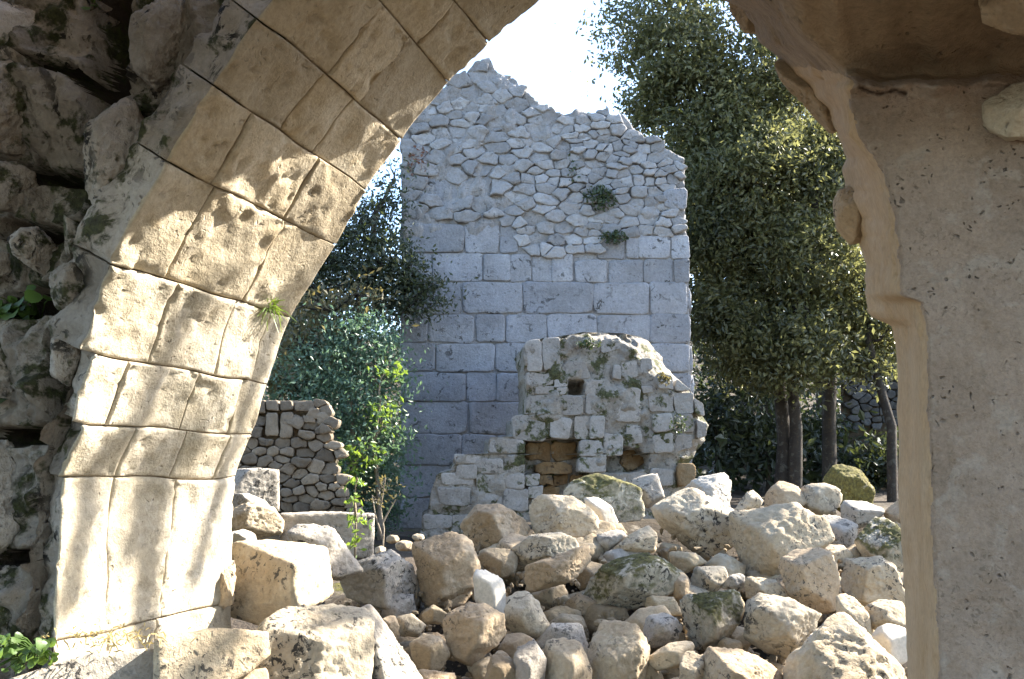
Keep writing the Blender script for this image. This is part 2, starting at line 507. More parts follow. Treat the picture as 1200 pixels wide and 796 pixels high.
M['facing_bed'] = stone_mat('crumbling_wall_bed', (0.36, 0.315, 0.26), (0.15, 0.12, 0.088), stain=(0.05, 0.033, 0.02), stain_amt=0.8, lichen=1.0, lichen_scale=9, lichen_thr=.55, lichen_col=(0.02, 0.016, 0.012), pits=0.8, moss=0.6, moss_up=False, moss_col=(0.03, 0.035, 0.008), bump=1.0, pale=(0.36, 0.32, 0.26), pale_amt=0.35)
M['facing'] = stone_mat('weathered_facing', (0.45, 0.40, 0.34), (0.25, 0.21, 0.165), pale=(0.42, 0.38, 0.33), lichen=1.0, lichen_thr=.54, lichen_scale=9, lichen_col=(0.02, 0.018, 0.015), pits=0.9, moss=0.55, moss_up=False, moss_col=(0.035, 0.04, 0.01), bump=1.0, stain_amt=0.5)
M['tower'] = stone_mat('tower_ashlar', GREY, (0.24, 0.238, 0.243), pale=(0.39, 0.39, 0.395), lichen=0.9, lichen_scale=11, pits=0.8, stain=(0.13, 0.125, 0.13), stain_amt=0.45, bump=0.8, scale=0.8, vary=0.17)
M['tower_rubble'] = stone_mat('tower_rubble_stone', (0.32, 0.315, 0.315), (0.24, 0.235, 0.235), pale=(0.4, 0.4, 0.4), lichen=0.6, lichen_scale=11, pits=0.5, stain_amt=0.25, scale=0.8, vary=0.2)
M['tower_core'] = stone_mat('tower_mortar', (0.30, 0.29, 0.285), (0.22, 0.212, 0.208), pale=(0.34, 0.335, 0.33), lichen=0.5, pits=0.6, bump=1.0, scale=0.8)
M['ruin'] = stone_mat('ruin_limestone', (0.33, 0.31, 0.28), (0.27, 0.245, 0.215), pale=(0.42, 0.40, 0.37), lichen=0.6, pits=0.6, moss=0.35, moss_up=False, moss_col=(0.06, 0.065, 0.02))
M['ruin_core'] = stone_mat('ruin_mortar', (0.31, 0.285, 0.245), (0.23, 0.205, 0.17), pale=(0.42, 0.40, 0.36), lichen=0.8, pits=0.9, moss=0.62, moss_up=False, moss_col=(0.055, 0.06, 0.018), bump=1.0)
M['ochre'] = stone_mat('ochre_stone', (0.27, 0.175, 0.085), (0.17, 0.105, 0.05), stain=(0.10, 0.06, 0.03), stain_amt=0.8, lichen=0.7, lichen_scale=9, pits=0.9, pale=(0.34, 0.26, 0.16), pale_amt=0.4, scale=0.8, bump=1.0)
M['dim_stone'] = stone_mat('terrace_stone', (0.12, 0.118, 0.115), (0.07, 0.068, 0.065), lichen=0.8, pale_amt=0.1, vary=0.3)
M['rubble_wall'] = stone_mat('rubble_wall_stone', (0.25, 0.205, 0.15), (0.16, 0.13, 0.095), pale=(0.33, 0.28, 0.21), lichen=0.6, pits=0.4, vary=0.28)
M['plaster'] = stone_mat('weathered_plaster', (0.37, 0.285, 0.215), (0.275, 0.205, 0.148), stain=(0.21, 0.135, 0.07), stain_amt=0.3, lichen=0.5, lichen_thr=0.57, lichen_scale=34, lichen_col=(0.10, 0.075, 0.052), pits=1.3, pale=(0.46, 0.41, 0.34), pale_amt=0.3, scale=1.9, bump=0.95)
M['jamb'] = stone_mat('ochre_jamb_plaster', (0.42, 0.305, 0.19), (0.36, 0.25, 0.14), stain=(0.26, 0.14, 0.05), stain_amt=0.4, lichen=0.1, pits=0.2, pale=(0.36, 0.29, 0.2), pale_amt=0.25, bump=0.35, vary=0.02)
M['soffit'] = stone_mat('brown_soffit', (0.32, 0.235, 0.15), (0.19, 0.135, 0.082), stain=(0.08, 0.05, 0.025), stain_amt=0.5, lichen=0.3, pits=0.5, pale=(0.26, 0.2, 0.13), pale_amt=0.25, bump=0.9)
M['earth'] = stone_mat('forest_earth', (0.075, 0.058, 0.042), (0.045, 0.035, 0.025), lichen=0.4, pits=0.4, moss=0.3, scale=0.5, bump=1.0, pale_amt=0.1)
M['pile_earth'] = stone_mat('rubble_earth', (0.06, 0.045, 0.028), (0.035, 0.026, 0.016), lichen=0.4, pits=0.5, bump=1.0)
M['bark'] = stone_mat('oak_bark', (0.06, 0.048, 0.036), (0.034, 0.028, 0.022), lichen=0.5, pits=0.7, scale=2.0, bump=1.0, pale=(0.2, 0.19, 0.16), pale_amt=0.3)
M['twig'] = stone_mat('grey_twig_bark', (0.28, 0.23, 0.17), (0.2, 0.16, 0.11), lichen=0.3, pits=0.2)
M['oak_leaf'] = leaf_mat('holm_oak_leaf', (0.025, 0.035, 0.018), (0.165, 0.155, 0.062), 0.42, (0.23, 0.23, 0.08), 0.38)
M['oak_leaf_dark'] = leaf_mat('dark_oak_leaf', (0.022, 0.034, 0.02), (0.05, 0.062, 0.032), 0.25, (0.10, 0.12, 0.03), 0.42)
M['olive_leaf'] = leaf_mat('olive_leaf', (0.09, 0.085, 0.045), (0.14, 0.12, 0.06), 0.35, (0.22, 0.18, 0.06))
M['shrub_leaf'] = leaf_mat('bluegreen_shrub_leaf', (0.09, 0.16, 0.12), (0.20, 0.28, 0.18), 0.4, (0.13, 0.22, 0.10))
M['bright_leaf'] = leaf_mat('bright_green_leaf', (0.10, 0.19, 0.03), (0.16, 0.26, 0.05), 0.4, (0.3, 0.42, 0.05))
M['ivy_leaf'] = leaf_mat('ivy_leaf', (0.025, 0.045, 0.018), (0.05, 0.07, 0.03), 0.25, (0.08, 0.11, 0.02))
M['wall_leaf'] = leaf_mat('wall_plant_leaf', (0.05, 0.10, 0.022), (0.09, 0.15, 0.035), 0.35, (0.2, 0.32, 0.05))
M['dead_leaf'] = leaf_mat('dead_red_leaf', (0.13, 0.06, 0.04), (0.2, 0.10, 0.06), 0.25, (0.25, 0.1, 0.05))
M['dry_grass'] = leaf_mat('dry_grass', (0.35, 0.26, 0.10), (0.45, 0.36, 0.16), 0.3, (0.4, 0.3, 0.1))

# ------------------------------------------------------------------ ground
def smooth(x, a, b):
    t = np.clip((x - a) / (b - a), 0, 1); return t * t * (3 - 2 * t)

def ground_z(x, y):
    z = 0.95 * smooth(y, 3.0, 8.0) + 0.35 * smooth(y, 9, 14) + 9.0 * smooth(y, 15, 60) + 12 * smooth(y, 50, 150)
    z = z + 0.5 * smooth(y, 12, 20) * smooth(x, 1, 8) - 0.0 * x
    return z

gx = np.sign(np.linspace(-1, 1, 161)) * np.abs(np.linspace(-1, 1, 161)) ** 2.2 * 220
gy = -30 + (np.linspace(0, 1, 201) ** 2.0) * 330
X, Yg = np.meshgrid(gx, gy)
Z = ground_z(X, Yg)
Z = Z + fbm(np.stack([X * 0.8, Yg * 0.8, 0 * X], -1), 4, 5) * 0.10 * (0.4 + smooth(Yg, 6, 14)) - 0.05
g = link('ground', new_mesh('ground', np.stack([X, Yg, Z], -1).reshape(-1, 3), grid_quads(*X.shape)), M['earth'])
g['kind'] = 'structure'

# ------------------------------------------------------------------ the arch (its own frame: lateral, axial, height)
YAW = math.radians(17.6)
AX = np.array([math.sin(YAW), math.cos(YAW), 0.0])
LAT = np.array([math.cos(YAW), -math.sin(YAW), 0.0])
A0, A1 = 2.36, 3.5
def arch_plane(A):
    return Plane(AX * A, -YAW)
PF, PB = arch_plane(A0), arch_plane(A1)
def wpt(Lc, A, z):
    return np.asarray(Lc)[..., None] * LAT + np.asarray(A)[..., None] * AX + np.asarray(z)[..., None] * np.array([0, 0, 1.0])

CP = [(266, 940), (267, 860), (268, 780), (270, 700), (273, 630), (280, 562), (298, 512), (318, 452), (345, 376), (395, 289), (433, 224), (474, 169), (530, 96), (572, 52), (634, 0), (690, -34), (745, -46), (800, -34), (850, 0), (885, 34)]
_c = PB.at(np.array([p[0] for p in CP]), np.array([p[1] for p in CP]))
CL = np.stack([_c @ LAT, _c[:, 2]], -1)
def catmull(P, n):
    P = np.asarray(P, float); Pe = np.vstack([2 * P[0] - P[1], P, 2 * P[-1] - P[-2]]); out = []
    for i in range(1, len(Pe) - 2):
        for t in np.arange(n) / n:
            a, b, c, d = Pe[i - 1], Pe[i], Pe[i + 1], Pe[i + 2]
            out.append(0.5 * (2 * b + (c - a) * t + (2 * a - 5 * b + 4 * c - d) * t * t + (3 * b - a - 3 * c + d) * t ** 3))
    return np.array(out + [P[-1]])
CV = catmull(CL, 24)
k5 = np.ones(9) / 9
CVs = np.stack([np.convolve(np.pad(CV[:, i], 4, 'edge'), k5, 'valid') for i in (0, 1)], -1)
SL = np.concatenate([[0], np.cumsum(np.hypot(*np.diff(CVs, axis=0).T))])
pyv = np.interp(np.arange(len(CVs)) / 24.0, np.arange(len(CP)), [p[1] for p in CP])
def curve(s):
    s = np.asarray(s, float)
    p = np.stack([np.interp(s, SL, CVs[:, i]) for i in (0, 1)], -1)
    e = 0.06
    a = np.stack([np.interp(s - e, SL, CVs[:, i]) for i in (0, 1)], -1); b = np.stack([np.interp(s + e, SL, CVs[:, i]) for i in (0, 1)], -1)
    t = b - a; t /= np.linalg.norm(t, axis=-1)[..., None]
    return p, np.stack([t[..., 1], -t[..., 0]], -1)          # point, normal into the opening
def s_of_py(y, left=True):
    n = np.argmin(pyv)
    return float(np.interp(-y, -pyv[:n + 1], SL[:n + 1])) if left else float(np.interp(y, pyv[n:], SL[n:]))
def arch_surface(s, A, d):
    p, n = curve(s)
    return wpt(p[..., 0] + n[..., 0] * d, A, p[..., 1] + n[..., 1] * d)

arch = thing('stone_arch', 'tall ruined arch of cut limestone blocks, dappled with sunlight, rough rubble on its left', 'arch', tuple(AX * 3.0 + LAT * -2.6))

def wavy(s, A):
    q = np.stack([s * 1.3, A * 2.2, 0 * s], -1)
    return fbm(q, 3, 77) * 0.03

def voussoir(s0, s1, a0, a1, seed, lift, fcol=False):
    rs = np.random.RandomState(seed)
    nu = max(8, int((s1 - s0) / 0.022)); nv = max(7, int((a1 - a0) * (A1 - A0) / 0.022))
    def fine(n, L):
        e_ = np.array([0, .003, .007, .012, .019]) / L
        return np.concatenate([e_, np.linspace(.03 / L, 1 - .03 / L, n), 1 - e_[::-1]])
    u = fine(nu, s1 - s0); v = fine(nv, (a1 - a0) * (A1 - A0)); nu, nv = len(u), len(v)
    U, Vv = np.meshgrid(u, v, indexing='ij')
    jn = 0.003
    js = 0.009
    s = s0 + jn + (s1 - s0 - 2 * jn) * U + vnoise(np.stack([(a0 + (a1 - a0) * Vv) * 6, U * 0, np.where(U < .5, s0, s1) * 37.0], -1), 4) * js
    A = A0 + (A1 - A0) * (a0 + (a1 - a0) * Vv)
    A = A + np.where(a0 > 0, jn, 0) * (1 - Vv) - np.where(a1 < 1, jn, 0) * Vv + vnoise(np.stack([s * 6, Vv * 0, np.where(Vv < .5, a0, a1) * 41.0 + 0 * U], -1), 5) * js
    e = np.minimum(np.minimum(U, 1 - U) * (s1 - s0), np.minimum(Vv, 1 - Vv) * (a1 - a0) * (A1 - A0))
    r = 0.008 + 0.012 * (vnoise(np.stack([s * 9, A * 9, s * 0], -1), 6) + 0.6)
    r = np.maximum(r, 0.004)
    x = np.clip(e / r, 0, 1)
    d = lift - 0.009 * (1 - np.sqrt(np.clip(1 - (1 - x) ** 2, 0, 1)))
    d = d + wavy(s, A) + rs.uniform(-0.012, 0.012) * (U - .5) + rs.uniform(-0.010, 0.010) * (Vv - .5)
    q = np.stack([s, A, 0 * s], -1)
    d = d + fbm(q * 9, 4, 31) * 0.012 - np.clip(fbm(q * 24, 3, 8) - 0.30, 0, 0.2) * 0.07 - np.clip(fbm(q * 5, 3, 18) - 0.32, 0, .15) * 0.08
    d = np.maximum(d, wavy(s, A) - 0.0135)
    top = arch_surface(s, A, d)
    i = np.arange(nu * nv).reshape(nu, nv)
    loop = np.concatenate([i[0, :], i[1:, -1], i[-1, -2::-1], i[-2:0:-1, 0]])
    m = len(loop); ls, lA, ld = s.ravel()[loop], A.ravel()[loop], d.ravel()[loop]
    Af = A0 + a0 * (A1 - A0); front = (A.ravel()[loop] < Af + 0.012) & fcol; fw = np.clip(1 - (A.ravel()[loop] - Af - .004) / .10, 0, 1) if fcol else 0 * A.ravel()[loop]
    deep = 0.14 if s1 < S_LOW else 0.29
    V = [top.reshape(-1, 3)]; Qs = [grid_quads(nu, nv)]; prev = loop; base = nu * nv
    k = np.arange(m); j = np.roll(k, -1); fm = [np.zeros(len(Qs[0]), np.int32)]
    for t in ((.06, .18, .34, .52, .70, .86, 1.0) if fcol else (.3, 1.0)):
        w = arch_surface(ls, lA, ld * (1 - t) - deep * t)
        if fcol:
            h = fbm(w * 4, 4, 310) * .07 + fbm(w * 14, 4, 311) * .035 - (0.3 - np.abs(fbm(w * 6, 3, 313))).clip(.12, 1) * .08
            w = w - AX * (fw * (h + .02) * min(1, t * 5))[:, None]
            w = w + AX * (fw * .05 * t + np.clip(1 - (lA - Af) / .4, 0, 1) * 1.2 * max(0, t - .8))[:, None]
        V.append(w); cur = k + base; base += m
        Qs.append(np.stack([prev[k], cur[k], cur[j], prev[j]], -1)); fm.append((front & front[j]).astype(np.int32)); prev = cur
    V = np.concatenate(V)
    c = V.mean(0)
    me = new_mesh('voussoir', V - c, np.concatenate(Qs))
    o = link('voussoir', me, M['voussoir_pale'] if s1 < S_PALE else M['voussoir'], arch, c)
    if fcol:
        me.materials.append(M['facing']); me.polygons.foreach_set('material_index', np.concatenate(fm)); me.update()
    return o

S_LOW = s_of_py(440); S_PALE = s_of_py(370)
ROWS = [(940, [0, .45, 1]), (850, [0, .3, .7, 1]), (770, [0, .36, .6, 1]), (708, [0, .34, .62, 1]), (560, [0, .34, .58, .82, 1]), (512, [0, .21, .55, .8, 1]), (452, [0, .3, .62, .85, 1]),
        (376, [0, .23, .65, 1]), (289, [0, .2, .62, 1]), (224, [0, .35, .58, 1]), (168, [0, .38, .62, 1]), (97, [0, .3, .68, 1]), (52, [0, .4, .7, 1]), (0, [0, .35, .65, 1]), (-34, None)]
rs0 = np.random.RandomState(5)
for k in range(len(ROWS) - 1):
    s0, s1 = s_of_py(ROWS[k][0]), s_of_py(ROWS[k + 1][0])
    fr = ROWS[k][1]
    for i in range(len(fr) - 1):
        lift = rs0.uniform(-0.003, 0.004)
        if i == len(fr) - 2 and 3 < k < 11: lift -= 0.006
        f0 = fr[i] if i else (0.12, 0.12, 0.12, 0.12, 0.09, 0.05)[k] if k < 6 else 0
        voussoir(s0, s1, f0, fr[i + 1], 100 + k * 10 + i, lift, i == 0)
s_a, s_b = s_of_py(-34), SL[-1]
for k in range(3):
    t0, t1 = s_a + (s_b - s_a) * k / 3, s_a + (s_b - s_a) * (k + 1) / 3
    for i, (f0, f1) in enumerate(((0, .4), (.4, .72), (.72, 1))):
        voussoir(t0, t1, f0, f1, 400 + k * 10 + i, rs0.uniform(-0.02, 0.02), i == 0)

# the masonry mass behind the blocks: joint bed following the curve, and the rough front wall above and left of it
sg = np.linspace(0, SL[-1], 220); ag = np.linspace(A0 + 0.16, A1 - 0.012, 40)
Sg, Ag = np.meshgrid(sg, ag, indexing='ij')
bed = arch_surface(Sg, Ag, -0.0175 + wavy(Sg, Ag) + fbm(np.stack([Sg * 20, Ag * 20, 0 * Sg], -1), 3, 2) * 0.005)
link('joint_bed', new_mesh('joint_bed', bed.reshape(-1, 3), grid_quads(220, 40)), M['arch_mortar'], arch)
# body: prism from the curve out to the wall's left end and top, front and back faces
def body_outline():
    pts = [np.array(p) for p in np.stack([curve(s)[0] - 0.10 * curve(s)[1] for s in np.linspace(0, SL[-1], 60)])]
    return pts
bo = np.array(body_outline())
nb = len(bo)
outer = np.array([np.array([-5.5, p[1]]) if i < nb * 0.55 else np.array([p[0], 4.7]) for i, p in enumerate(bo)])
outer[int(nb * 0.55) - 1] = [-5.5, 4.7]
outer[:, 1] = np.where(outer[:, 0] > -5.49, 4.7, outer[:, 1])
V = []; Q = []
for (A, sgn) in ((A0 + 0.60, 1), (A1 - 0.05, -1)):
    o = len(V) * 1
    rows = []
    for t in np.linspace(0, 1, 36):
        P = bo + (outer - bo) * t
        rows.append(wpt(P[:, 0], np.full(nb, A), P[:, 1]))
    G = np.array(rows)
    dn = fbm(G * 3.0, 4, 9) * 0.07 + fbm(G * 12, 3, 9) * 0.02
    G = G - AX * (dn * sgn)[..., None]
    V.append(G.reshape(-1, 3))
Vc = np.concatenate(V); n0 = 36 * nb
Qs = [grid_quads(36, nb, False), grid_quads(36, nb, True) + n0]
e = np.arange(nb - 1) + 35 * nb
Qs.append(np.stack([e, e + 1, e + 1 + n0, e + n0], -1))
link('masonry_core', new_mesh('masonry_core', Vc, np.concatenate(Qs)), M['crevice'], arch)

# rough earth-and-rubble front of the wall, cut by deep crevices
EDGE = [(-260, 560), (-126, 449), (34, 332), (95, 272), (185, 212), (310, 160), (405, 118), (470, 108), (554, 92), (640, 75), (740, 62), (880, 52)]
CREV = [([(100, -60), (92, 60), (86, 160), (80, 250), (92, 292), (66, 350), (58, 430), (68, 520), (58, 600), (52, 735)], 17, .42), ([(-40, 256), (30, 258), (75, 252)], 9, .3), ([(-40, 345), (40, 338), (85, 318)], 11, .32),
        ([(-40, 182), (50, 190), (75, 200)], 6, .22), ([(95, 128), (140, 128), (190, 116)], 11, .25), ([(85, 305), (130, 294), (150, 292)], 8, .25), ([(-40, 510), (25, 508), (60, 520)], 7, .22), ([(-40, 58), (50, 62), (80, 90)], 6, .2), ([(-40, 660), (30, 650), (50, 640)], 6, .2)]
ys = np.arange(-260, 880, 3.5); G = []; soil = []; NB = int(np.argmax(CVs[:, 1]))
for y in ys:
    xe = np.interp(y, *zip(*EDGE)) - np.interp(y, [405, 470], [48, -30]); x = np.linspace(-70, xe, 150); w = PF.at(x, np.full(150, y))
    d = 0.15 - fbm(w * 2.6, 4, 301) * 0.13 - fbm(w * 9, 4, 302) * 0.07 - fbm(w * 26, 3, 304) * 0.02 - (0.3 - np.abs(fbm(w * 5, 3, 303))).clip(.1, 1) * .12
    d = np.maximum(d, (0.16 if y < 430 else .02) * (smooth(x, xe - 60, xe - 42) if y < 430 else smooth(x, xe - 110, xe - 60)))
    sm_ = np.zeros(150)
    for pl_, hw, dep in CREV:
        hw = hw * 1.4
        dist = np.full(150, 1e9)
        for (p0, p1) in zip(pl_[:-1], pl_[1:]):
            p0, p1 = np.array(p0, float), np.array(p1, float); q = np.stack([x, np.full(150, y)], -1) - p0; e_ = p1 - p0
            t = np.clip(q @ e_ / (e_ @ e_), 0, 1); dist = np.minimum(dist, np.linalg.norm(q - t[:, None] * e_, axis=1))
        wob = hw * (1 + .55 * fbm(w * 4, 3, 305))
        d = d + dep * np.clip(1.35 - dist / wob, 0, 1) ** .7; sm_ = np.maximum(sm_, 1.2 - dist / wob)
    w = w + AX * d[:, None]
    Lc = np.interp(w[:, 2], CVs[:NB, 1], CVs[:NB, 0]); lw_ = w @ LAT
    w = w - LAT * np.maximum(0, lw_ - (Lc - .09))[:, None]
    G.append(w); soil.append(sm_ > 0)
G = np.array(G); fr_ = link('facing_rubble', new_mesh('facing_rubble', G.reshape(-1, 3), grid_quads(len(ys), 150, True)), M['facing_bed'], arch)
fr_.data.materials.append(M['crevice']); fr_.data.polygons.foreach_set('material_index', np.array(soil)[:-1, :-1].ravel().astype(np.int32)); fr_.data.update()

FACE = [
    [(96, 150), (150, 112), (190, 128), (186, 170), (150, 240), (112, 262), (98, 210)],
    [(58, 318), (100, 296), (136, 304), (130, 345), (92, 380), (62, 360)],
    [(150, 20), (205, -10), (238, 20), (232, 72), (186, 112), (152, 80)],
    [(118, 268), (150, 248), (168, 270), (150, 300), (122, 298)],
    [(60, 395), (88, 384), (96, 420), (82, 455), (58, 440)],
    # rough facing stones of the wall's front, left of the arch
    [(4, 268), (45, 266), (73, 292), (70, 326), (48, 322), (16, 300)],
    [(-30, 185), (40, 193), (50, 228), (32, 250), (-30, 245)],
    [(-30, 62), (45, 78), (60, 130), (42, 186), (-30, 178)],
    [(-30, 2), (48, 8), (72, 20), (74, 100), (58, 108), (-30, 52)],
    [(74, 250), (92, 262), (107, 290), (90, 306), (76, 296)],
    [(-30, 288), (12, 296), (14, 322), (-30, 330)],
    [(-30, 392), (40, 390), (46, 440), (22, 500), (-30, 505)],
    [(-30, 515), (10, 512), (32, 545), (30, 640), (-30, 662)],
    [(-30, 668), (25, 655), (34, 700), (30, 750), (-30, 760)],
]
for i, o_ in enumerate(FACE):
    c = np.mean(o_, 0)
    Yc = PF.at(c[0], c[1])[1] + (0.12 if i < 5 else 0.15)
    rock('facing_stone', o_, Yc, M['facing'], arch, thick=0.6, seed=700 + i, level=5, rough=1.5, front=[(22, 0), (8, 10), (32, -8), (18, 14)], sharp=22)

# ------------------------------------------------------------------ the plastered pier on the right
pier = thing('plastered_pier', 'thick brown plastered pier with an eroded ochre edge filling the right side', 'pier', tuple(at(1250, 1100, 2.6)))
XS = [(-300, 640), (-160, 690), (-100, 745), (0, 850), (14, 872), (32, 884), (50, 890), (62, 908), (90, 925), (110, 942), (125, 962), (138, 978), (165, 985), (215, 992), (290, 1004), (310, 1011), (366, 1015), (372, 1022), (382, 1047), (400, 1050), (600, 1055), (700, 1060), (800, 1063), (960, 1069)]
XFR = [(-300, 900), (0, 915), (40, 935), (70, 965), (95, 992), (120, 990), (160, 995), (200, 1030), (250, 1038), (300, 1044), (346, 1046), (354, 1072), (400, 1078), (600, 1085), (800, 1092), (960, 1098)]
SOFF = lambda x: np.interp(x, [850, 905, 985, 1040, 1100, 1160, 1300], [40, 66, 93, 96, 88, 80, 78]) + 9 * fbm(np.stack([np.asarray(x) * .03, 0 * x, 0 * x + 5], -1), 3, 12)
rows_y = np.concatenate([np.arange(-300, 80, 7.0), np.arange(80, 120, 2.5), np.arange(120, 410, 3.5), np.arange(410, 961, 3.5)])
G = []
cnt = [6, 8, 16, 8, 90, 14]
for y in rows_y:
    xs = np.interp(y, *zip(*XS)) + 5.0 * fbm(np.array([y * 0.05, 3.3, 0.0]), 3, 4) * (1.6 if y < 400 else 0.35)
    xf = np.interp(y, *zip(*XFR)) + 4.0 * fbm(np.array([y * 0.04, 7.7, 0.0]), 3, 6) * (1.3 if y < 400 else 0.3)
    ov = np.clip((92 - y) / 100.0, 0, 4)
    Af = A0
    Ab = 3.42 - 0.25 * min(ov, 1.5)
    ctl = [(xs + 60, Ab + 0.75), (xs, Ab), (xs + 0.42 * (xf - xs), Ab - 0.3), (xf - 2, Af + 0.10), (xf + 9, Af), (1204, Af), (1520, Af)]
    row = []
    for k in range(6):
        (x0, a0), (x1, a1) = ctl[k], ctl[k + 1]
        for t in np.arange(cnt[k]) / cnt[k]: row.append((x0 + (x1 - x0) * t, a0 + (a1 - a0) * t))
    row.append(ctl[-1])
    row = np.array(row)
    sm = np.stack([np.convolve(np.pad(row[:, i], 2, 'edge'), np.ones(5) / 5, 'valid') for i in (0, 1)], -1)
    sm[:8] = row[:8]
    y0c = SOFF(sm[:, 0]); ovc = np.clip((y0c - y) / 100.0, 0, 1.7)
    lip = np.exp(-((y - y0c - 9) / 9.0) ** 2) * 0.05
    crk = np.exp(-((y - np.interp(sm[:, 0], [1005, 1022, 1032, 1048, 1062], [101, 108, 110, 105, 110])) / 1.8) ** 2) * 0.03 * ((sm[:, 0] > 1006) & (sm[:, 0] < 1062))
    sm[:, 1] = sm[:, 1] - (0.36 * ovc ** 1.6 + lip * (1 + .9 * fbm(np.stack([sm[:, 0] * .04, 0 * sm[:, 0], 0 * sm[:, 0]], -1), 3, 19)) - 0.05 * np.clip(ovc * 8, 0, 1)) * smooth(np.arange(len(sm)), 8, 26) + crk
    d = ray(sm[:, 0], np.full(len(sm), y))
    t = sm[:, 1] / (d @ AX)
    G.append(EYE + d * t[:, None])
G = np.array(G)
dv = fbm(G * 2.5, 3, 21) * 0.035 + fbm(G * 14, 4, 22) * 0.012 + fbm(G * 38, 3, 24) * 0.005
vu = smooth(110 - rows_y, 0, 30)[:, None]
dv = dv + vu * (fbm(G * 5, 4, 25) * .10 - (0.3 - np.abs(fbm(G * 7, 3, 26))).clip(.1, 1) * .10)
dv = dv + (np.arange(G.shape[1]) < sum(cnt[:4]))[None] * (fbm(G * 16, 4, 29) * .012)
jw = (np.arange(G.shape[1]) < sum(cnt[:4]))[None] * smooth(430 - rows_y, 0, 60)[:, None]
dv = dv + jw * (fbm(G * 9, 4, 27) * .05 - (0.25 - np.abs(fbm(G * 12, 3, 28))).clip(.08, 1) * .06)
wj = np.ones(G.shape[1]); j0, j1 = sum(cnt[:1]), sum(cnt[:4])
wj[:sum(cnt[:2])] = 0.5
G = G - (AX * 0.7 + LAT * 0.3) * (dv * wj)[..., None]
nr, nc = G.shape[:2]
i97 = int(np.argmin(np.abs(rows_y - 97))); cs = sum(cnt[:4]) - 2
def sub(name, r0, r1, c0, c1, mat):
    g_ = G[r0:r1, c0:c1]; c = g_.reshape(-1, 3).mean(0)
    return link(name, new_mesh(name, g_.reshape(-1, 3) - c, grid_quads(r1 - r0, c1 - c0, True)), mat, pier, c)
allq = grid_quads(nr, nc, True)
PX = np.array([np.interp(np.arange(nc), np.concatenate([[0], np.cumsum(cnt)]), [0, 0, 0, 1000, 1010, 1204, 1520]) for _ in rows_y])
PX[:, :cs] = np.array([np.interp(np.arange(cs), [0, 14, cs], [np.interp(y, *zip(*XS)), np.interp(y, *zip(*XS)), np.interp(y, *zip(*XFR))]) for y in rows_y])
up = (rows_y[:, None] < np.array([SOFF(r_) for r_ in PX]) - 2)[:-1, :-1].ravel()
lf = (np.arange(nc)[None] < cs + 2.5 * fbm(np.stack([rows_y * .05, 0 * rows_y, 0 * rows_y], -1), 3, 44)[:, None])[:-1, :-1].ravel()
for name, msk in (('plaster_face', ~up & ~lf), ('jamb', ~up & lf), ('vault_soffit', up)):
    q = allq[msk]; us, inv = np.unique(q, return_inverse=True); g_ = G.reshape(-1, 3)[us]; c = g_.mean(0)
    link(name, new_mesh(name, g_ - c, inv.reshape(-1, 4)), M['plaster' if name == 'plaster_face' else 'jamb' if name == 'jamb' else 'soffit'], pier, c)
rock('jamb_stone', [(975, 240), (982, 222), (998, 214), (1018, 220), (1022, 250), (1016, 282), (996, 288), (980, 272)], 3.12, M['rock_tan'], pier, thick=1.1, seed=51, level=5, chips=5, sharp=24)
rock('edge_stone', [(852, -20), (905, -40), (906, 20), (893, 42), (872, 38), (856, 14)], 3.2, M['rock_tan'], pier, seed=52, level=5, rough=1.4)
rock('edge_stone', [(905, 70), (945, 60), (985, 95), (992, 150), (972, 158), (948, 118), (915, 95)], 3.15, M['rock_tan'], pier, seed=53, level=5, rough=1.5)
rock('bonding_stone', [(1150, 110), (1160, 97), (1240, 90), (1250, 160), (1180, 167), (1152, 150)], 2.06, M['rock_lichen'], pier, seed=54, level=5)
rock('bonding_stone', [(1143, -30), (1240, -40), (1250, 35), (1190, 42), (1150, 28)], 1.86, M['rock_tan'], pier, seed=55, level=5)

# ------------------------------------------------------------------ remains of the vault over the near side
th = np.linspace(math.radians(8), math.radians(172), 60); aa = np.linspace(-2.6, 2.0, 50)
Th, Aa = np.meshgrid(th, aa, indexing='ij')
W_ = wpt(-1.05 + 2.75 * np.cos(Th), Aa, 2.75 + 1.25 * np.sin(Th))
W_ = W_ + np.array([0, 0, 1.0]) * (fbm(W_ * 2, 4, 330) * .10 + fbm(W_ * 8, 3, 331) * .03)[..., None]
V = np.concatenate([W_.reshape(-1, 3), (W_ + np.array([0, 0, .5])).reshape(-1, 3)]); n0 = 3000; ix = np.arange(n0).reshape(60, 50)
ring = np.concatenate([ix[0, :], ix[1:, -1], ix[-1, -2::-1], ix[-2:0:-1, 0]]); rn = np.roll(ring, -1)
tag(link('vault', new_mesh('vault', V, np.concatenate([grid_quads(60, 50), grid_quads(60, 50, True) + n0, np.stack([ring, rn, rn + n0, ring + n0], -1)])), M['soffit']), 'rough brown vault overhead on the near side of the arch', 'vault')

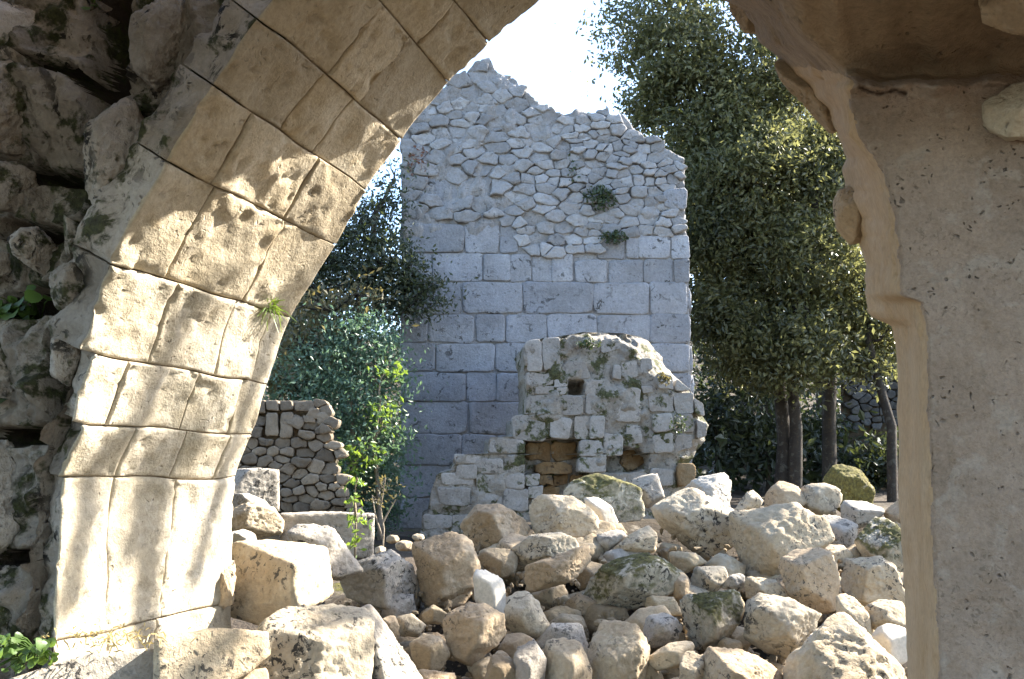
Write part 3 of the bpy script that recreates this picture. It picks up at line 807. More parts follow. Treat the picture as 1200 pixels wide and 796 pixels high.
# ------------------------------------------------------------------ tower
PT = Plane((0, 11.0, 0), math.radians(4.0))
tower = thing('tower', 'tall roofless tower wall with squared stone courses and a ragged rubble top', 'tower', tuple(at(640, 640, 12)))
TOP = [(466, 120), (490, 112), (520, 100), (545, 82), (562, 68), (572, 65), (581, 80), (596, 92), (612, 104), (628, 119), (645, 124), (655, 131), (680, 127), (705, 127), (731, 132), (744, 143), (757, 156), (770, 166), (783, 175), (802, 181), (812, 190)]
SIDE_R = [(180, 802), (230, 804), (262, 803), (276, 806), (300, 807), (360, 809), (640, 813)]
xs = np.arange(469, 806.1, 2.4)
RR = 150
G = np.zeros((RR, len(xs), 3))
for i, x in enumerate(xs):
    top = np.interp(x, *zip(*TOP)) + 5 * fbm(np.array([x * 0.09, 0, 0.0]), 3, 3)
    y = np.linspace(top + 3, 660, RR)
    f = np.interp(y, *zip(*SIDE_R)) - 806
    w = PT.at(x + np.clip((x - 640) / 165, 0, 1) * f + np.clip((640 - x) / 170, 0, 1) * (2.0 - (y - 200) / 150), y)
    rz = smooth(290 - y, 0, 25)
    n = -0.012 + rz * np.interp(x, [470, 640, 690, 806], [.034, .040, .012, .008]) + fbm(w * 4, 4, 41) * (0.012 + .05 * rz) + fbm(w * 11, 4, 42) * (0.004 + .06 * rz)
    G[:, i] = w + PT.n * n[:, None]
nr, nc = G.shape[:2]
idx = np.arange(nr * nc).reshape(nr, nc)
ring = np.concatenate([idx[::-1, 0], idx[0, 1:], idx[1:, -1]])
V = [G.reshape(-1, 3)]; Q = [grid_quads(nr, nc, True)]; prev = ring; base = nr * nc
for d in np.linspace(0.15, 2.6, 14):
    P = G.reshape(-1, 3)[ring] - PT.n * d
    P = P + np.stack([fbm(P * 3, 3, 61), fbm(P * 3, 3, 62), fbm(P * 3, 3, 63)], -1) * 0.05
    V.append(P); cur = np.arange(len(ring)) + base; base += len(ring)
    Q.append(np.stack([prev[:-1], prev[1:], cur[1:], cur[:-1]], -1)); prev = cur
link('mortar_core', new_mesh('mortar_core', np.concatenate(V), np.concatenate(Q), polys=[list(prev)]), M['tower_core'], tower)

rt = np.random.RandomState(12)
def boxpx(x0, y0, x1, y1, j=1.2):
    n = lambda: rt.uniform(-j, j)
    return [(x0 + n(), y0 + n()), (x1 + n(), y0 + n()), (x1 + n(), y1 + n()), (x0 + n(), y1 + n())]
ASH = []
fixed = {
    (205, 236): [(499, 547)],
    (263, 297): [(471, 545), (545, 585), (585, 607)],
    (276, 304): [(700, 733), (733, 748), (748, 786), (787, 805)],
    (297, 331): [(470, 507), (507, 566), (566, 598), (598, 623), (623, 647), (647, 672)],
    (304, 333): [(672, 713), (713, 753), (753, 789), (790, 807)],
    (331, 368): [(470, 505), (505, 541), (541, 612), (612, 695), (695, 761), (762, 806)],
    (368, 402): [(470, 501), (501, 557), (557, 592), (592, 641), (641, 700), (700, 762), (762, 808)],
}
for (y0, y1), xx in fixed.items():
    for (x0, x1) in xx: ASH.append((x0, y0, x1, y1))
for (y0, y1) in ((402, 436), (436, 471), (471, 509), (509, 546), (546, 583), (583, 620), (620, 656)):
    x = 469.0
    while x < 806:
        w_ = rt.uniform(34, 82); x1 = x + w_
        if 806 - x1 < 26: x1 = 808
        ASH.append((x, y0, x1, y1)); x = x1
for i, (x0, y0, x1, y1) in enumerate(ASH):
    edge = x1 > 800
    wall_stone('ashlar_block', PT.uz(boxpx(x0, y0, x1 + (rt.uniform(-2, 3) if edge else 0), y1)), PT, M['tower'], tower, h=0.012 + rt.uniform(-0.006, 0.014), gap=rt.choice([0.003, 0.004, 0.009]), seed=i, rough=0.4, depth=0.10, cut=0.1, tilt=0.03)
topreg = [(470, 128)] + [(a, b + 4) for a, b in TOP[1:-1]] + [(803, 275), (700, 276), (698, 302), (608, 297), (607, 263), (471, 263)]
rtr = np.random.RandomState(3)
def trad(x, y):
    r_ = np.interp(x, [470, 590, 640, 680, 805], [23, 21, 17, 13, 13.5])
    if x > 650 and y > 225: r_ *= 1.3
    return r_ * (1.1 if y > 200 and x < 600 else 1) * rtr.uniform(.6, 1.3)
av = [[(499, 205), (547, 205), (547, 236), (499, 236)], [(786, 215), (806, 215), (806, 245), (786, 245)]]
for i, c in enumerate(voronoi_cells(topreg, trad, np.random.RandomState(8), 1.75, av)):
    c = np.stack([np.clip(c[:, 0], 468, 806), c[:, 1]], -1)
    if 560 < c[:, 0].mean() < 660 and c[:, 1].mean() > 170 and rt.rand() < .12: continue
    sz = np.ptp(c[:, 0])
    wall_stone('rubble_stone', PT.uz(c), PT, M['tower_rubble'], tower, h=0.042 + rt.uniform(-0.025, 0.03), gap=rt.uniform(0.001, 0.010), seed=300 + i, rough=1.7, depth=0.12, cut=0.13, tilt=0.16)
wall_stone('ashlar_block', PT.uz(boxpx(776, 222, 805, 247)), PT, M['tower'], tower, h=0.05, seed=901, rough=0.8, tilt=0.03)
# quoins returning along the lit right flank
PR = Plane(tuple(PT.at(809, 400) * np.array([1, 1, 0])), math.radians(4.0) + math.pi / 2)
yy = 0.7
z0 = PT.at(808, 640)[2]
zt = [float(PT.at(806, y)[2]) for y in (620, 583, 546, 509, 471, 436, 402, 368, 333, 304, 276, 248, 222, 200, 184)]
for i in range(len(zt) - 1):
    u = 0.02
    while u < 2.5:
        w_ = rt.uniform(0.25, 0.6)
        wall_stone('ashlar_block', [(u, zt[i]), (u + w_, zt[i]), (u + w_, zt[i + 1]), (u, zt[i + 1])], PR, M['tower'], tower, h=0.03 + rt.uniform(-0.02, 0.02), seed=1000 + int(i * 20 + u * 7), rough=1.2, tilt=0.08, n0=-0.01 - 0.035 * (i > 10))
        u += w_

# ------------------------------------------------------------------ lower ruined wall before the tower
PW = Plane((0, 9.0, 0), math.radians(4.0))
ruin = thing('ruined_wall', 'low broken wall stub with ochre hollows standing in front of the tower', 'wall', tuple(at(670, 640, 9.3)))
LEFT = [(383, 706), (386, 668), (391, 640), (398, 618), (404, 614), (460, 616), (463, 617), (485, 616), (487, 603), (511, 602), (513, 574), (531, 572), (533, 535), (552, 531), (556, 512), (578, 505), (602, 500), (604, 495), (660, 492)]
RIGHT = [(383, 716), (386, 752), (394, 770), (402, 777), (425, 794), (440, 808), (452, 823), (480, 827), (497, 834), (515, 832), (528, 820), (545, 815), (575, 812), (660, 814)]
HOLES = [([(666, 446), (684, 446), (684, 462), (666, 462)], 0.35), ([(616, 515), (680, 515), (680, 548), (691, 556), (690, 600), (616, 600)], 0.26), ([(711, 529), (728, 524), (748, 526), (761, 538), (758, 549), (740, 555), (711, 553)], 0.24)]
ys = np.arange(383, 661, 2.0); CC = 150
G = np.zeros((len(ys), CC, 3))
for i, y in enumerate(ys):
    l = np.interp(y, *zip(*LEFT)) + 2.5 * fbm(np.array([y * .12, 0, 9.0]), 3, 2); r_ = np.interp(y, *zip(*RIGHT)) + 4 * fbm(np.array([y * .1, 5, 9.0]), 3, 2)
    x = np.linspace(l, r_, CC)
    w = PW.at(x, np.full(CC, y))
    n = -0.002 + fbm(w * 3, 4, 71) * 0.045 + fbm(w * 9, 4, 72) * 0.055
    # broken sloping shoulder along the upper right edge
    dr = np.minimum((r_ - x) / 42.0, 1.0) if y < 480 else np.minimum((r_ - x) / 26.0, 1.0)
    dt = np.minimum((y + 9 * fbm(np.stack([x * .08, 0 * x + y * .05, 0 * x], -1), 3, 8) - np.interp(x, [600, 640, 706, 752, 780, 800, 830], [398, 391, 383, 386, 404, 428, 470])) / np.interp(x, [640, 720, 800], [7, 16, 26]), 1.0)
    ed = np.clip(np.minimum(np.where(x > 700, dr, 1), dt), 0, 1)
    n = n - 0.40 * (1 - ed) ** 1.3 * np.where(y < 470, 1, 0.5)
    for poly, dep in HOLES:
        px_ = np.array([inside((a, y), poly) for a in x]); n = n - dep * px_
    G[i] = w + PW.n * n[:, None]
nr, nc = G.shape[:2]; idx = np.arange(nr * nc).reshape(nr, nc)
ring = np.concatenate([idx[::-1, 0], idx[0, 1:], idx[1:, -1]])
V = [G.reshape(-1, 3)]; Q = [grid_quads(nr, nc, True)]; prev = ring; base = nr * nc
for d in np.linspace(0.12, 0.95, 7):
    P = G.reshape(-1, 3)[ring] - PW.n * d
    P = P + np.stack([fbm(P * 3, 3, 81), fbm(P * 3, 3, 82), fbm(P * 3, 3, 83)], -1) * 0.05
    V.append(P); cur = np.arange(len(ring)) + base; base += len(ring)
    Q.append(np.stack([prev[:-1], prev[1:], cur[1:], cur[:-1]], -1)); prev = cur
link('mortar_core', new_mesh('mortar_core', np.concatenate(V), np.concatenate(Q), polys=[list(prev)]), M['ruin_core'], ruin)
def c6(*p):
    return [(590 + x / 3.46, 370 + y / 3.46) for x, y in p]
def r6(x0, y0, x1, y1):
    return c6((x0, y0), (x1, y0), (x1, y1), (x0, y1))
RS = [r6(90, 322, 220, 402), r6(222, 324, 322, 402), r6(40, 404, 172, 502), r6(177, 406, 276, 506), r6(281, 406, 345, 500), r6(345, 404, 412, 500),
      r6(310, 502, 402, 574), r6(402, 476, 488, 572), r6(296, 574, 420, 642), r6(125, 285, 206, 322), r6(92, 232, 204, 285), r6(205, 256, 265, 292), r6(212, 292, 256, 321),
      c6((225, 240), (250, 180), (335, 186), (362, 258), (265, 262)), c6((330, 262), (436, 262), (440, 330), (330, 320)), c6((330, 322), (440, 332), (436, 402), (330, 402)),
      c6((440, 300), (560, 290), (556, 360), (446, 362)), c6((446, 364), (562, 362), (556, 440), (450, 430)), c6((586, 330), (620, 316), (684, 320), (684, 394), (590, 394)), r6(690, 312, 772, 394), c6((558, 284), (606, 280), (612, 312), (566, 322)),
      c6((92, 105), (150, 100), (160, 228), (92, 230)), c6((160, 90), (235, 88), (228, 200), (164, 228)), c6((385, 100), (470, 92), (478, 140), (395, 150)), c6((480, 190), (540, 180), (540, 250), (480, 254)), c6((556, 175), (605, 170), (612, 215), (560, 222)),
      c6((440, 200), (474, 196), (476, 262), (442, 260)), c6((620, 225), (690, 240), (690, 300), (622, 300)), c6((700, 250), (770, 300), (690, 305)),
      c6((490, 440), (560, 445), (566, 520), (500, 520)), c6((600, 400), (690, 398), (690, 470), (606, 476)), c6((600, 480), (690, 474), (690, 560), (604, 560)), c6((700, 400), (760, 400), (770, 470), (700, 476)), c6((696, 480), (768, 478), (770, 540), (700, 560)),
      c6((780, 420), (826, 430), (830, 490), (784, 500)), c6((776, 330), (815, 350), (818, 410), (778, 400)),
      r6(345, 646, 500, 690), c6((500, 640), (580, 636), (590, 692), (505, 694)), r6(590, 620, 690, 690), r6(-60, 495, 2, 562), r6(2, 496, 84, 560), r6(2, 562, 86, 640), r6(2, 642, 86, 702), r6(0, 704, 100, 792), r6(86, 640, 144, 690),
      r6(-120, 585, -2, 640), r6(-200, 566, -90, 600), r6(-195, 600, -110, 660), r6(-110, 640, -4, 720), r6(-262, 640, -120, 690), r6(-270, 690, -130, 770), r6(-325, 810, -210, 866), r6(-208, 806, -140, 870), r6(-130, 720, -4, 800), r6(100, 690, 160, 745)]
for i, p in enumerate(RS):
    p = [(a + rt.uniform(-1.6, 1.6), b + rt.uniform(-1.6, 1.6)) for a, b in p]
    wall_stone('wall_block', PW.uz(p), PW, M['ruin'], ruin, h=0.010 + rt.uniform(-0.012, 0.014), gap=rt.choice([0.002, 0.004, 0.010]), seed=1500 + i, rough=0.8, depth=0.16, cut=0.13, tilt=0.08, n0=-0.0)
OC = [r6(92, 505, 205, 586), r6(205, 508, 312, 586), r6(140, 594, 292, 640), r6(145, 642, 205, 690), r6(205, 642, 276, 692), r6(278, 646, 346, 684), r6(112, 690, 250, 745), c6((480, 545), (540, 532), (592, 556), (585, 612), (520, 628), (478, 610))]
for i, p in enumerate(OC):
    wall_stone('ochre_stone', PW.uz(p), PW, M['ochre'], ruin, h=0.05, gap=0.004, seed=1600 + i, rough=2.6, n0=-0.26 + (0.06 if i in (2, 3) else 0), cut=0.2, tilt=0.15)
wall_stone('ochre_stone', PW.uz(c6((702, 600), (775, 596), (778, 692), (700, 692))), PW, M['ochre'], ruin, h=0.03, seed=1640, rough=1.2)

# ------------------------------------------------------------------ rubble wall far left
PL = Plane((0, 8.6, 0), math.radians(3.0))
lw = thing('rubble_wall', 'low dry rubble wall in shade, seen past the left side of the arch', 'wall', tuple(at(340, 620, 8.8)))
lreg = [(262, 470), (389, 470), (395, 500), (398, 520), (404, 556), (417, 585), (420, 612), (255, 612)]
ys = np.arange(469, 640, 3.0); G = np.zeros((len(ys), 80, 3))
for i, y in enumerate(ys):
    r_ = np.interp(y, [469, 482, 500, 520, 556, 585, 612], [358, 376, 380, 382, 388, 399, 403]) + 4 * fbm(np.array([y * .1, 1, 2.0]), 2, 7)
    x = np.linspace(240, r_, 80); w = PL.at(x, np.full(80, y)); G[i] = w + PL.n * (-0.05 + fbm(w * 6, 3, 91) * 0.03)[:, None]
V = np.concatenate([G.reshape(-1, 3), (G - PL.n * 0.6).reshape(-1, 3)]); n0 = len(ys) * 80; idx = np.arange(n0).reshape(len(ys), 80)
ring = np.concatenate([idx[::-1, 0], idx[0, 1:], idx[1:, -1]])
link('mortar_core', new_mesh('mortar_core', V, np.concatenate([grid_quads(len(ys), 80, True), grid_quads(len(ys), 80) + n0, np.stack([ring[:-1], ring[1:], ring[1:] + n0, ring[:-1] + n0], -1)])), M['arch_mortar'], lw)
SQ = [boxpx(312, 469, 328, 482), boxpx(329, 469, 344, 482), boxpx(346, 470, 370, 483), boxpx(372, 483, 389, 498), boxpx(329, 483, 344, 514), boxpx(312, 484, 327, 512), boxpx(356, 486, 371, 496), boxpx(296, 469, 311, 484), boxpx(276, 470, 295, 486)]
for i, p in enumerate(SQ):
    wall_stone('wall_stone', PL.uz(p), PL, M['rubble_wall'], lw, h=0.04, gap=0.003, seed=1700 + i, rough=0.8, cut=0.15)
for i, c in enumerate(voronoi_cells(lreg, lambda x, y: 14.5, np.random.RandomState(4), 1.5, [np.array(p) for p in SQ])):
    wall_stone('wall_stone', PL.uz(c), PL, M['rubble_wall'], lw, h=0.03 + rt.uniform(-0.02, 0.04), gap=rt.uniform(0.001, 0.006), seed=1720 + i, rough=1.5, tilt=0.2)

# ------------------------------------------------------------------ rubble heap: bed, then every boulder a thing
def pile_Y(py):
    return np.interp(py, [545, 570, 640, 700, 760, 800, 860], [6.9, 6.6, 5.7, 5.05, 4.5, 4.15, 3.7])
ys = np.arange(575, 900, 6.0); xs_ = np.arange(380, 1180, 8.0)
X, Yy = np.meshgrid(xs_, ys)
dp = pile_Y(Yy) + 0.70
edge = np.interp(X, [380, 440, 500, 560, 620, 1180], [705, 690, 668, 640, 612, 605])
P = at(X, np.maximum(Yy, edge), np.where(Yy < edge, 6.9, dp))
P = P + np.stack([0 * X, fbm(P * 3, 3, 51) * 0.10, fbm(P * 3, 3, 52) * 0.06], -1)
bed = link('rubble_bed', new_mesh('rubble_bed', P.reshape(-1, 3), grid_quads(*X.shape, True)), M['pile_earth'])
bed['kind'] = 'structure'

G_ = 'limestone boulders of the rubble heap'
ROCKS = [
 # label, outline, depth shift, thickness, material
 ("blocky tan boulder left of the heap's long pale upright sliver", [(484,640),(498,632),(530,627),(550,636),(559,665),(553,688),(540,701),(514,712),(498,704),(490,678)], 0, .8, 'rock_tan'),
 ("rounded tan boulder just below the stepped foot of the ruined wall", [(543,617),(559,595),(585,593),(611,607),(619,620),(607,636),(591,643),(566,643),(550,633)], 0.05, .8, 'rock_tan'),
 ("pale boulder with a blazing sunlit patch, left of the smooth white stone", [(617,588),(643,582),(672,585),(694,601),(702,620),(694,633),(675,636),(656,625),(630,625),(620,611)], 0.05, .8, 'rock'),
 ("smooth clean white stone leaning at the top of the heap", [(680,587),(710,579),(722,595),(729,619),(704,622),(698,604)], 0.1, .45, 'rock_white'),
 ("moss-topped lichen boulder right under the ochre hollow of the wall", [(659,582),(675,566),(701,556),(730,559),(749,575),(752,601),(735,618),(700,612)], 0.45, .6, 'rock_moss'),
 ("small spotted stone just above the long tilted slab", [(604,643),(624,628),(656,625),(672,632),(678,643),(643,659),(617,662)], 0, .8, 'rock_lichen'),
 ("long thin slab tilted up to the right in mid heap", [(595,678),(604,669),(698,636),(706,656),(694,667),(669,681),(630,691),(611,696),(598,690)], -0.15, .6, 'rock_tan'),
 ("broad boulder veined with black lichen and yellow moss in mid heap", [(682,688),(707,665),(739,653),(778,651),(792,665),(788,691),(759,707),(714,720),(682,722),(672,710)], 0.05, .8, 'rock_moss'),
 ("small grey stone behind the raised end of the long slab", [(701,627),(723,620),(736,627),(730,636),(710,649),(701,643)], 0.1, .8, 'rock_grey'),
 ("slanting cream slab above the lichen-veined mossy boulder", [(707,653),(739,627),(759,617),(772,633),(768,646),(733,653)], 0.1, .7, 'rock'),
 ("long pale upright sliver of stone with sunlit top, left of mid heap", [(556,678),(563,656),(579,659),(590,685),(591,726),(572,710),(558,704)], -0.1, .6, 'rock_white'),
 ("brown pitted boulder with a flat lit top, below the pale sliver", [(518,733),(534,714),(566,709),(588,723),(593,743),(572,762),(553,778),(534,768),(519,746)], -0.15, .85, 'rock_tan'),
 ("small boxy stone left of the brown pitted boulder", [(482,755),(498,744),(518,749),(526,768),(514,784),(495,788),(485,772)], -0.05, .9, 'rock'),
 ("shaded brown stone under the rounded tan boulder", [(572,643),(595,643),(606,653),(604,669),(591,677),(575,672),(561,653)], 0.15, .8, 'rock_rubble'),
 ("speckled stone hanging right below the left end of the long slab", [(591,694),(617,694),(630,707),(643,733),(636,749),(611,746),(595,733)], 0.05, .8, 'rock_lichen'),
 ("upright grey stone at the bottom edge, left of the round-topped one", [(604,759),(630,743),(640,765),(638,800),(632,840),(600,840),(604,790)], -0.05, .8, 'rock_grey'),
 ("round-topped cream stone at the bottom edge between two upright stones", [(640,752),(659,744),(678,752),(691,784),(692,830),(641,835)], -0.05, .8, 'rock'),
 ("tall smooth pointed stone at the bottom centre of the heap", [(693,765),(707,720),(723,723),(745,735),(760,762),(755,785),(740,840),(692,840)], 0.0, .7, 'rock'),
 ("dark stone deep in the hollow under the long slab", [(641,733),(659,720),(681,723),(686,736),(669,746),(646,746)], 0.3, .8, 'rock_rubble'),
 ("grey flat-faced stone below the lichen-veined mossy boulder", [(752,722),(778,717),(800,733),(791,750),(763,759),(752,742)], 0.0, .8, 'rock_grey'),
 ("low wedge stone under the grey flat-faced stone", [(759,771),(784,755),(812,749),(808,778),(765,786)], -0.02, .9, 'rock'),
 ("narrow pointed stone at the bottom edge under the brown pitted boulder", [(562,840),(570,790),(582,755),(591,762),(608,784),(604,840)], 0.0, .8, 'rock_rubble'),
 ("small oval pebble between the blocky tan boulder and white boulder", [(463,725),(482,720),(498,733),(489,746),(469,743)], 0.0, .8, 'rock'),
 ("small round tan stone beside the big grey sloping boulder", [(446,722),(463,723),(468,736),(460,749),(444,746)], -0.05, .8, 'rock_tan'),
 ("little dark stone under the blocky tan boulder", [(495,720),(508,709),(524,720),(518,731),(498,730)], 0.0, .8, 'rock_rubble'),
 ("grey boulder with a sloping sunlit top, left of the blocky tan boulder", [(403,679),(420,662),(457,647),(481,664),(487,687),(496,711),(475,720),(440,705),(410,699)], 0.1, .8, 'rock_grey'),
 ("big sunlit boulder with black lichen crust across its top, right of wall", [(766,595),(791,572),(814,575),(846,591),(859,601),(856,636),(827,656),(801,640),(775,614)], 0.05, .8, 'rock_lichen'),
 ("grey lichen-ringed boulder poking up behind the lichen-crusted sunlit one", [(801,572),(820,561),(849,556),(862,569),(857,592),(836,600),(811,590)], 0.5, .7, 'rock_grey'),
 ("largest cream boulder high on the right of the heap", [(854,624),(859,604),(891,593),(927,593),(962,611),(972,633),(946,640),(914,665),(904,681),(885,680),(869,665),(861,646)], -0.05, .8, 'rock'),
 ("small pointed stone on the upper left shoulder of the largest boulder", [(856,607),(872,582),(881,574),(893,588),(885,600),(862,612)], 0.25, .8, 'rock_lichen'),
 ("pinkish stone behind the top of the largest cream boulder", [(894,582),(914,564),(933,571),(946,588),(930,600),(898,598)], 0.45, .8, 'rock_tan'),
 ("pale crest stone with dark lichen freckles, left of the mossy peak", [(930,579),(946,569),(972,566),(986,575),(983,598),(965,606),(946,598)], 0.4, .8, 'rock_lichen'),
 ("pointed moss-covered stone peaking at the top right of the heap", [(965,563),(980,543),(1007,553),(1023,575),(1017,600),(997,604),(972,590)], 0.55, .8, 'rock_verymoss'),
 ("grey stone resting right below the mossy peak", [(988,588),(1013,591),(1033,588),(1034,602),(1020,614),(1004,618),(986,605)], 0.35, .8, 'rock_grey'),
 ("grey stone wedged behind the right end of the largest boulder", [(962,601),(984,604),(1004,617),(997,649),(978,652),(962,634)], 0.25, .8, 'rock_grey'),
 ("tall stone with dark lichen streaks beside the plastered pier", [(1004,636),(1023,604),(1042,608),(1060,630),(1066,690),(1042,672),(1014,655)], 0.1, .7, 'rock_moss'),
 ("oval pitted slab standing on end in front of the largest boulder", [(907,665),(920,646),(949,630),(972,649),(981,682),(976,710),(959,717),(933,704),(915,685)], -0.2, .55, 'rock_tan'),
 ("flat-faced cream boulder right of the oval slab", [(978,653),(994,649),(1029,653),(1046,665),(1060,705),(1039,706),(1017,714),(1003,704),(984,694)], -0.1, .7, 'rock'),
 ("boulder with a patch of green moss on its top, lower middle right", [(796,701),(836,693),(865,691),(875,714),(862,739),(846,754),(817,759),(801,736)], -0.1, .85, 'rock_moss'),
 ("angular pitted boulder under the oval slab", [(870,730),(875,707),(891,698),(923,704),(962,723),(939,749),(923,768),(898,762),(875,746)], -0.12, .85, 'rock_lichen'),
 ("wide low boulder at the bottom edge under the angular pitted one", [(820,772),(833,759),(869,759),(894,768),(917,784),(925,840),(818,840)], -0.1, .8, 'rock_tan'),
 ("huge overlit boulder in the bottom right corner of the heap", [(925,775),(965,723),(984,717),(1007,746),(1049,781),(1070,850),(915,850)], -0.2, .8, 'rock'),
 ("narrow pale upright stone between the oval slab and bottom corner", [(981,701),(997,694),(1017,720),(1020,748),(997,742),(981,724)], -0.1, .7, 'rock'),
 ("rough stone against the pier under the flat-faced cream boulder", [(1013,714),(1029,704),(1064,707),(1068,735),(1036,738),(1020,736)], -0.1, .8, 'rock'),
 ("smooth bright egg-shaped stone against the foot of the pier", [(1020,750),(1034,732),(1068,736),(1070,768),(1049,780),(1026,764)], -0.2, .8, 'rock_white'),
 ("shaded cream stone between the largest boulder and angular pitted one", [(865,691),(878,677),(907,681),(923,700),(901,708),(875,702)], 0.05, .8, 'rock'),
 ("small boxy stone under the lichen-crusted sunlit boulder", [(804,675),(817,665),(849,665),(856,675),(836,694),(807,698)], 0.05, .8, 'rock_lichen'),
 ("little grey stone right of the small boxy lichened stone", [(846,688),(856,675),(872,672),(874,684),(865,694)], 0.05, .8, 'rock_grey'),
 ("narrow upright stone at the right end of the mossy veined boulder", [(788,681),(801,673),(807,678),(806,700),(790,703)], 0.0, .8, 'rock_tan'),
 ("short upright cream stone left of the wide low boulder", [(798,768),(809,759),(824,762),(824,840),(796,840)], -0.02, .8, 'rock'),
 ("flat stone under the right half of the lichen-veined boulder", [(750,698),(788,701),(798,720),(772,722),(748,716)], 0.1, .8, 'rock_rubble'),
 ("small grey stone at the foot of the ruined wall's right end", [(740,560),(769,557),(777,582),(760,594),(740,590)], 0.5, .7, 'rock_grey'),
 ("tan stone half hidden behind the plastered pier's edge", [(1036,602),(1058,582),(1075,590),(1072,622),(1044,618)], 0.3, .8, 'rock_tan'),
 ("shadowed brown stone below the lichen-crusted sunlit boulder", [(785,646),(814,649),(827,659),(804,671),(788,667)], 0.15, .8, 'rock_rubble'),
 ("small dark gap stone between the wedge and moss-patched boulder", [(838,756),(850,748),(868,752),(870,766),(846,768)], 0.1, .8, 'rock_rubble'),
 ("pale stone below the rounded tan boulder, behind the spotted one", [(592,640),(612,634),(626,640),(612,656),(596,656)], 0.25, .8, 'rock'),
 ("low stone at the bottom edge under the small boxy stone", [(470,792),(496,786),(530,790),(545,830),(468,835)], -0.1, .8, 'rock_tan'),
]
EXTRA = 'small loose stones filling gaps of the heap'
lvl = lambda o_: 5 if (np.ptp([p[0] for p in o_]) > 62) else 4
for i, (lab, o_, dy, th, mt) in enumerate(ROCKS):
    cy = np.mean([p[1] for p in o_]); cy = min(cy, 800)
    cx_ = np.mean([p[0] for p in o_]); o_ = [(cx_ + (p[0] - cx_) * 1.09, cy + (p[1] - cy) * 1.10) for p in o_]
    r_ = rock('boulder' if lvl(o_) == 5 else 'stone', o_, float(pile_Y(cy)) + dy, M[mt], None, thick=th, seed=2000 + i, level=lvl(o_), rough=1.15 if mt != 'rock_white' else 0.5)
    tag(r_, lab, 'boulder' if lvl(o_) == 5 else 'stone', G_)
SHORT = ['blocky tan boulder', 'rounded tan boulder', 'sunlit-patch boulder', 'smooth white stone', 'moss-topped boulder', 'small spotted stone', 'long tilted slab', 'veined mossy boulder', 'stone behind the slab end', 'slanting cream slab', 'pale upright sliver', 'brown pitted boulder', 'small boxy left stone', 'stone under the rounded boulder', 'speckled hanging stone', 'upright grey stone', 'round-topped cream stone', 'tall pointed stone', 'dark hollow stone', 'grey flat-faced stone', 'low wedge stone', 'narrow pointed stone', 'oval pebble', 'round tan stone', 'little dark stone', 'sloping grey boulder', 'lichen-crusted boulder', 'lichen-ringed boulder', 'largest cream boulder', 'pointed shoulder stone', 'pinkish stone', 'freckled crest stone', 'mossy peak', 'grey stone below the peak', 'wedged grey stone', 'lichen-streaked tall stone', 'oval pitted slab', 'flat-faced cream boulder', 'moss-patched boulder', 'angular pitted boulder', 'wide low boulder', 'bottom corner boulder', 'narrow pale stone', 'rough pier stone', 'egg-shaped stone', 'shaded cream stone', 'boxy lichened stone', 'little grey stone', 'narrow upright tan stone', 'short upright cream stone', 'flat stone', 'wall-foot grey stone', 'half-hidden tan stone', 'shadowed brown stone', 'dark gap stone', 'pale back stone', 'low bottom-edge stone']
RC = np.array([np.mean(r_[1], 0) for r_ in ROCKS]); used = set()
rf = np.random.RandomState(77)
nfill = 0
for k in range(300):
    px, py = rf.uniform(430, 1075), rf.uniform(585, 815)
    if py < np.interp(px, [430, 500, 560, 620, 700, 900, 1075], [722, 700, 650, 640, 628, 640, 640]): continue
    o2 = np.argsort(np.hypot(*(RC - [px, py]).T))[:2]; lab = 'small loose stone wedged between the %s and the %s' % (SHORT[min(o2)], SHORT[max(o2)])
    if lab in used: continue
    used.add(lab)
    s_ = rf.uniform(14, 42); n_ = rf.randint(4, 8); th = np.sort(rf.uniform(0, 2 * math.pi, n_))
    o_ = [(px + math.cos(a) * s_ * rf.uniform(.8, 1.1), py + math.sin(a) * s_ * 0.75 * rf.uniform(.8, 1.1)) for a in np.linspace(0, 2 * math.pi, n_, endpoint=False) + rf.uniform(0, 1)]
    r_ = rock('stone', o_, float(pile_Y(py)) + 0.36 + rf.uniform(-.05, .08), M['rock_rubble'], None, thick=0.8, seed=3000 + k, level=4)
    tag(r_, lab, 'stone', EXTRA); nfill += 1

rg = np.random.RandomState(91); nG = 3200
px = rg.uniform(395, 1085, nG); py = rg.uniform(600, 840, nG)
ok = py > np.interp(px, [395, 440, 500, 560, 620, 1085], [712, 700, 678, 640, 624, 615]); px, py = px[ok], py[ok]
C = at(px, py, pile_Y(py) + rg.uniform(.22, .46, len(px))); nG = len(C)
U = ico(1)[0][None] * rg.uniform(.55, 1.15, (nG, 12, 1)) * rg.uniform(.5, 1.2, (nG, 1, 3)) * (rg.uniform(.12, .5, (nG, 1, 1)) ** 1.6 * .13)
gv = link('gravel', new_mesh('gravel', (C[:, None] + U).reshape(-1, 3), tris=(ico(1)[1][None] + 12 * np.arange(nG)[:, None, None]).reshape(-1, 3), smooth=False), M['rock_rubble']); gv['kind'] = 'stuff'

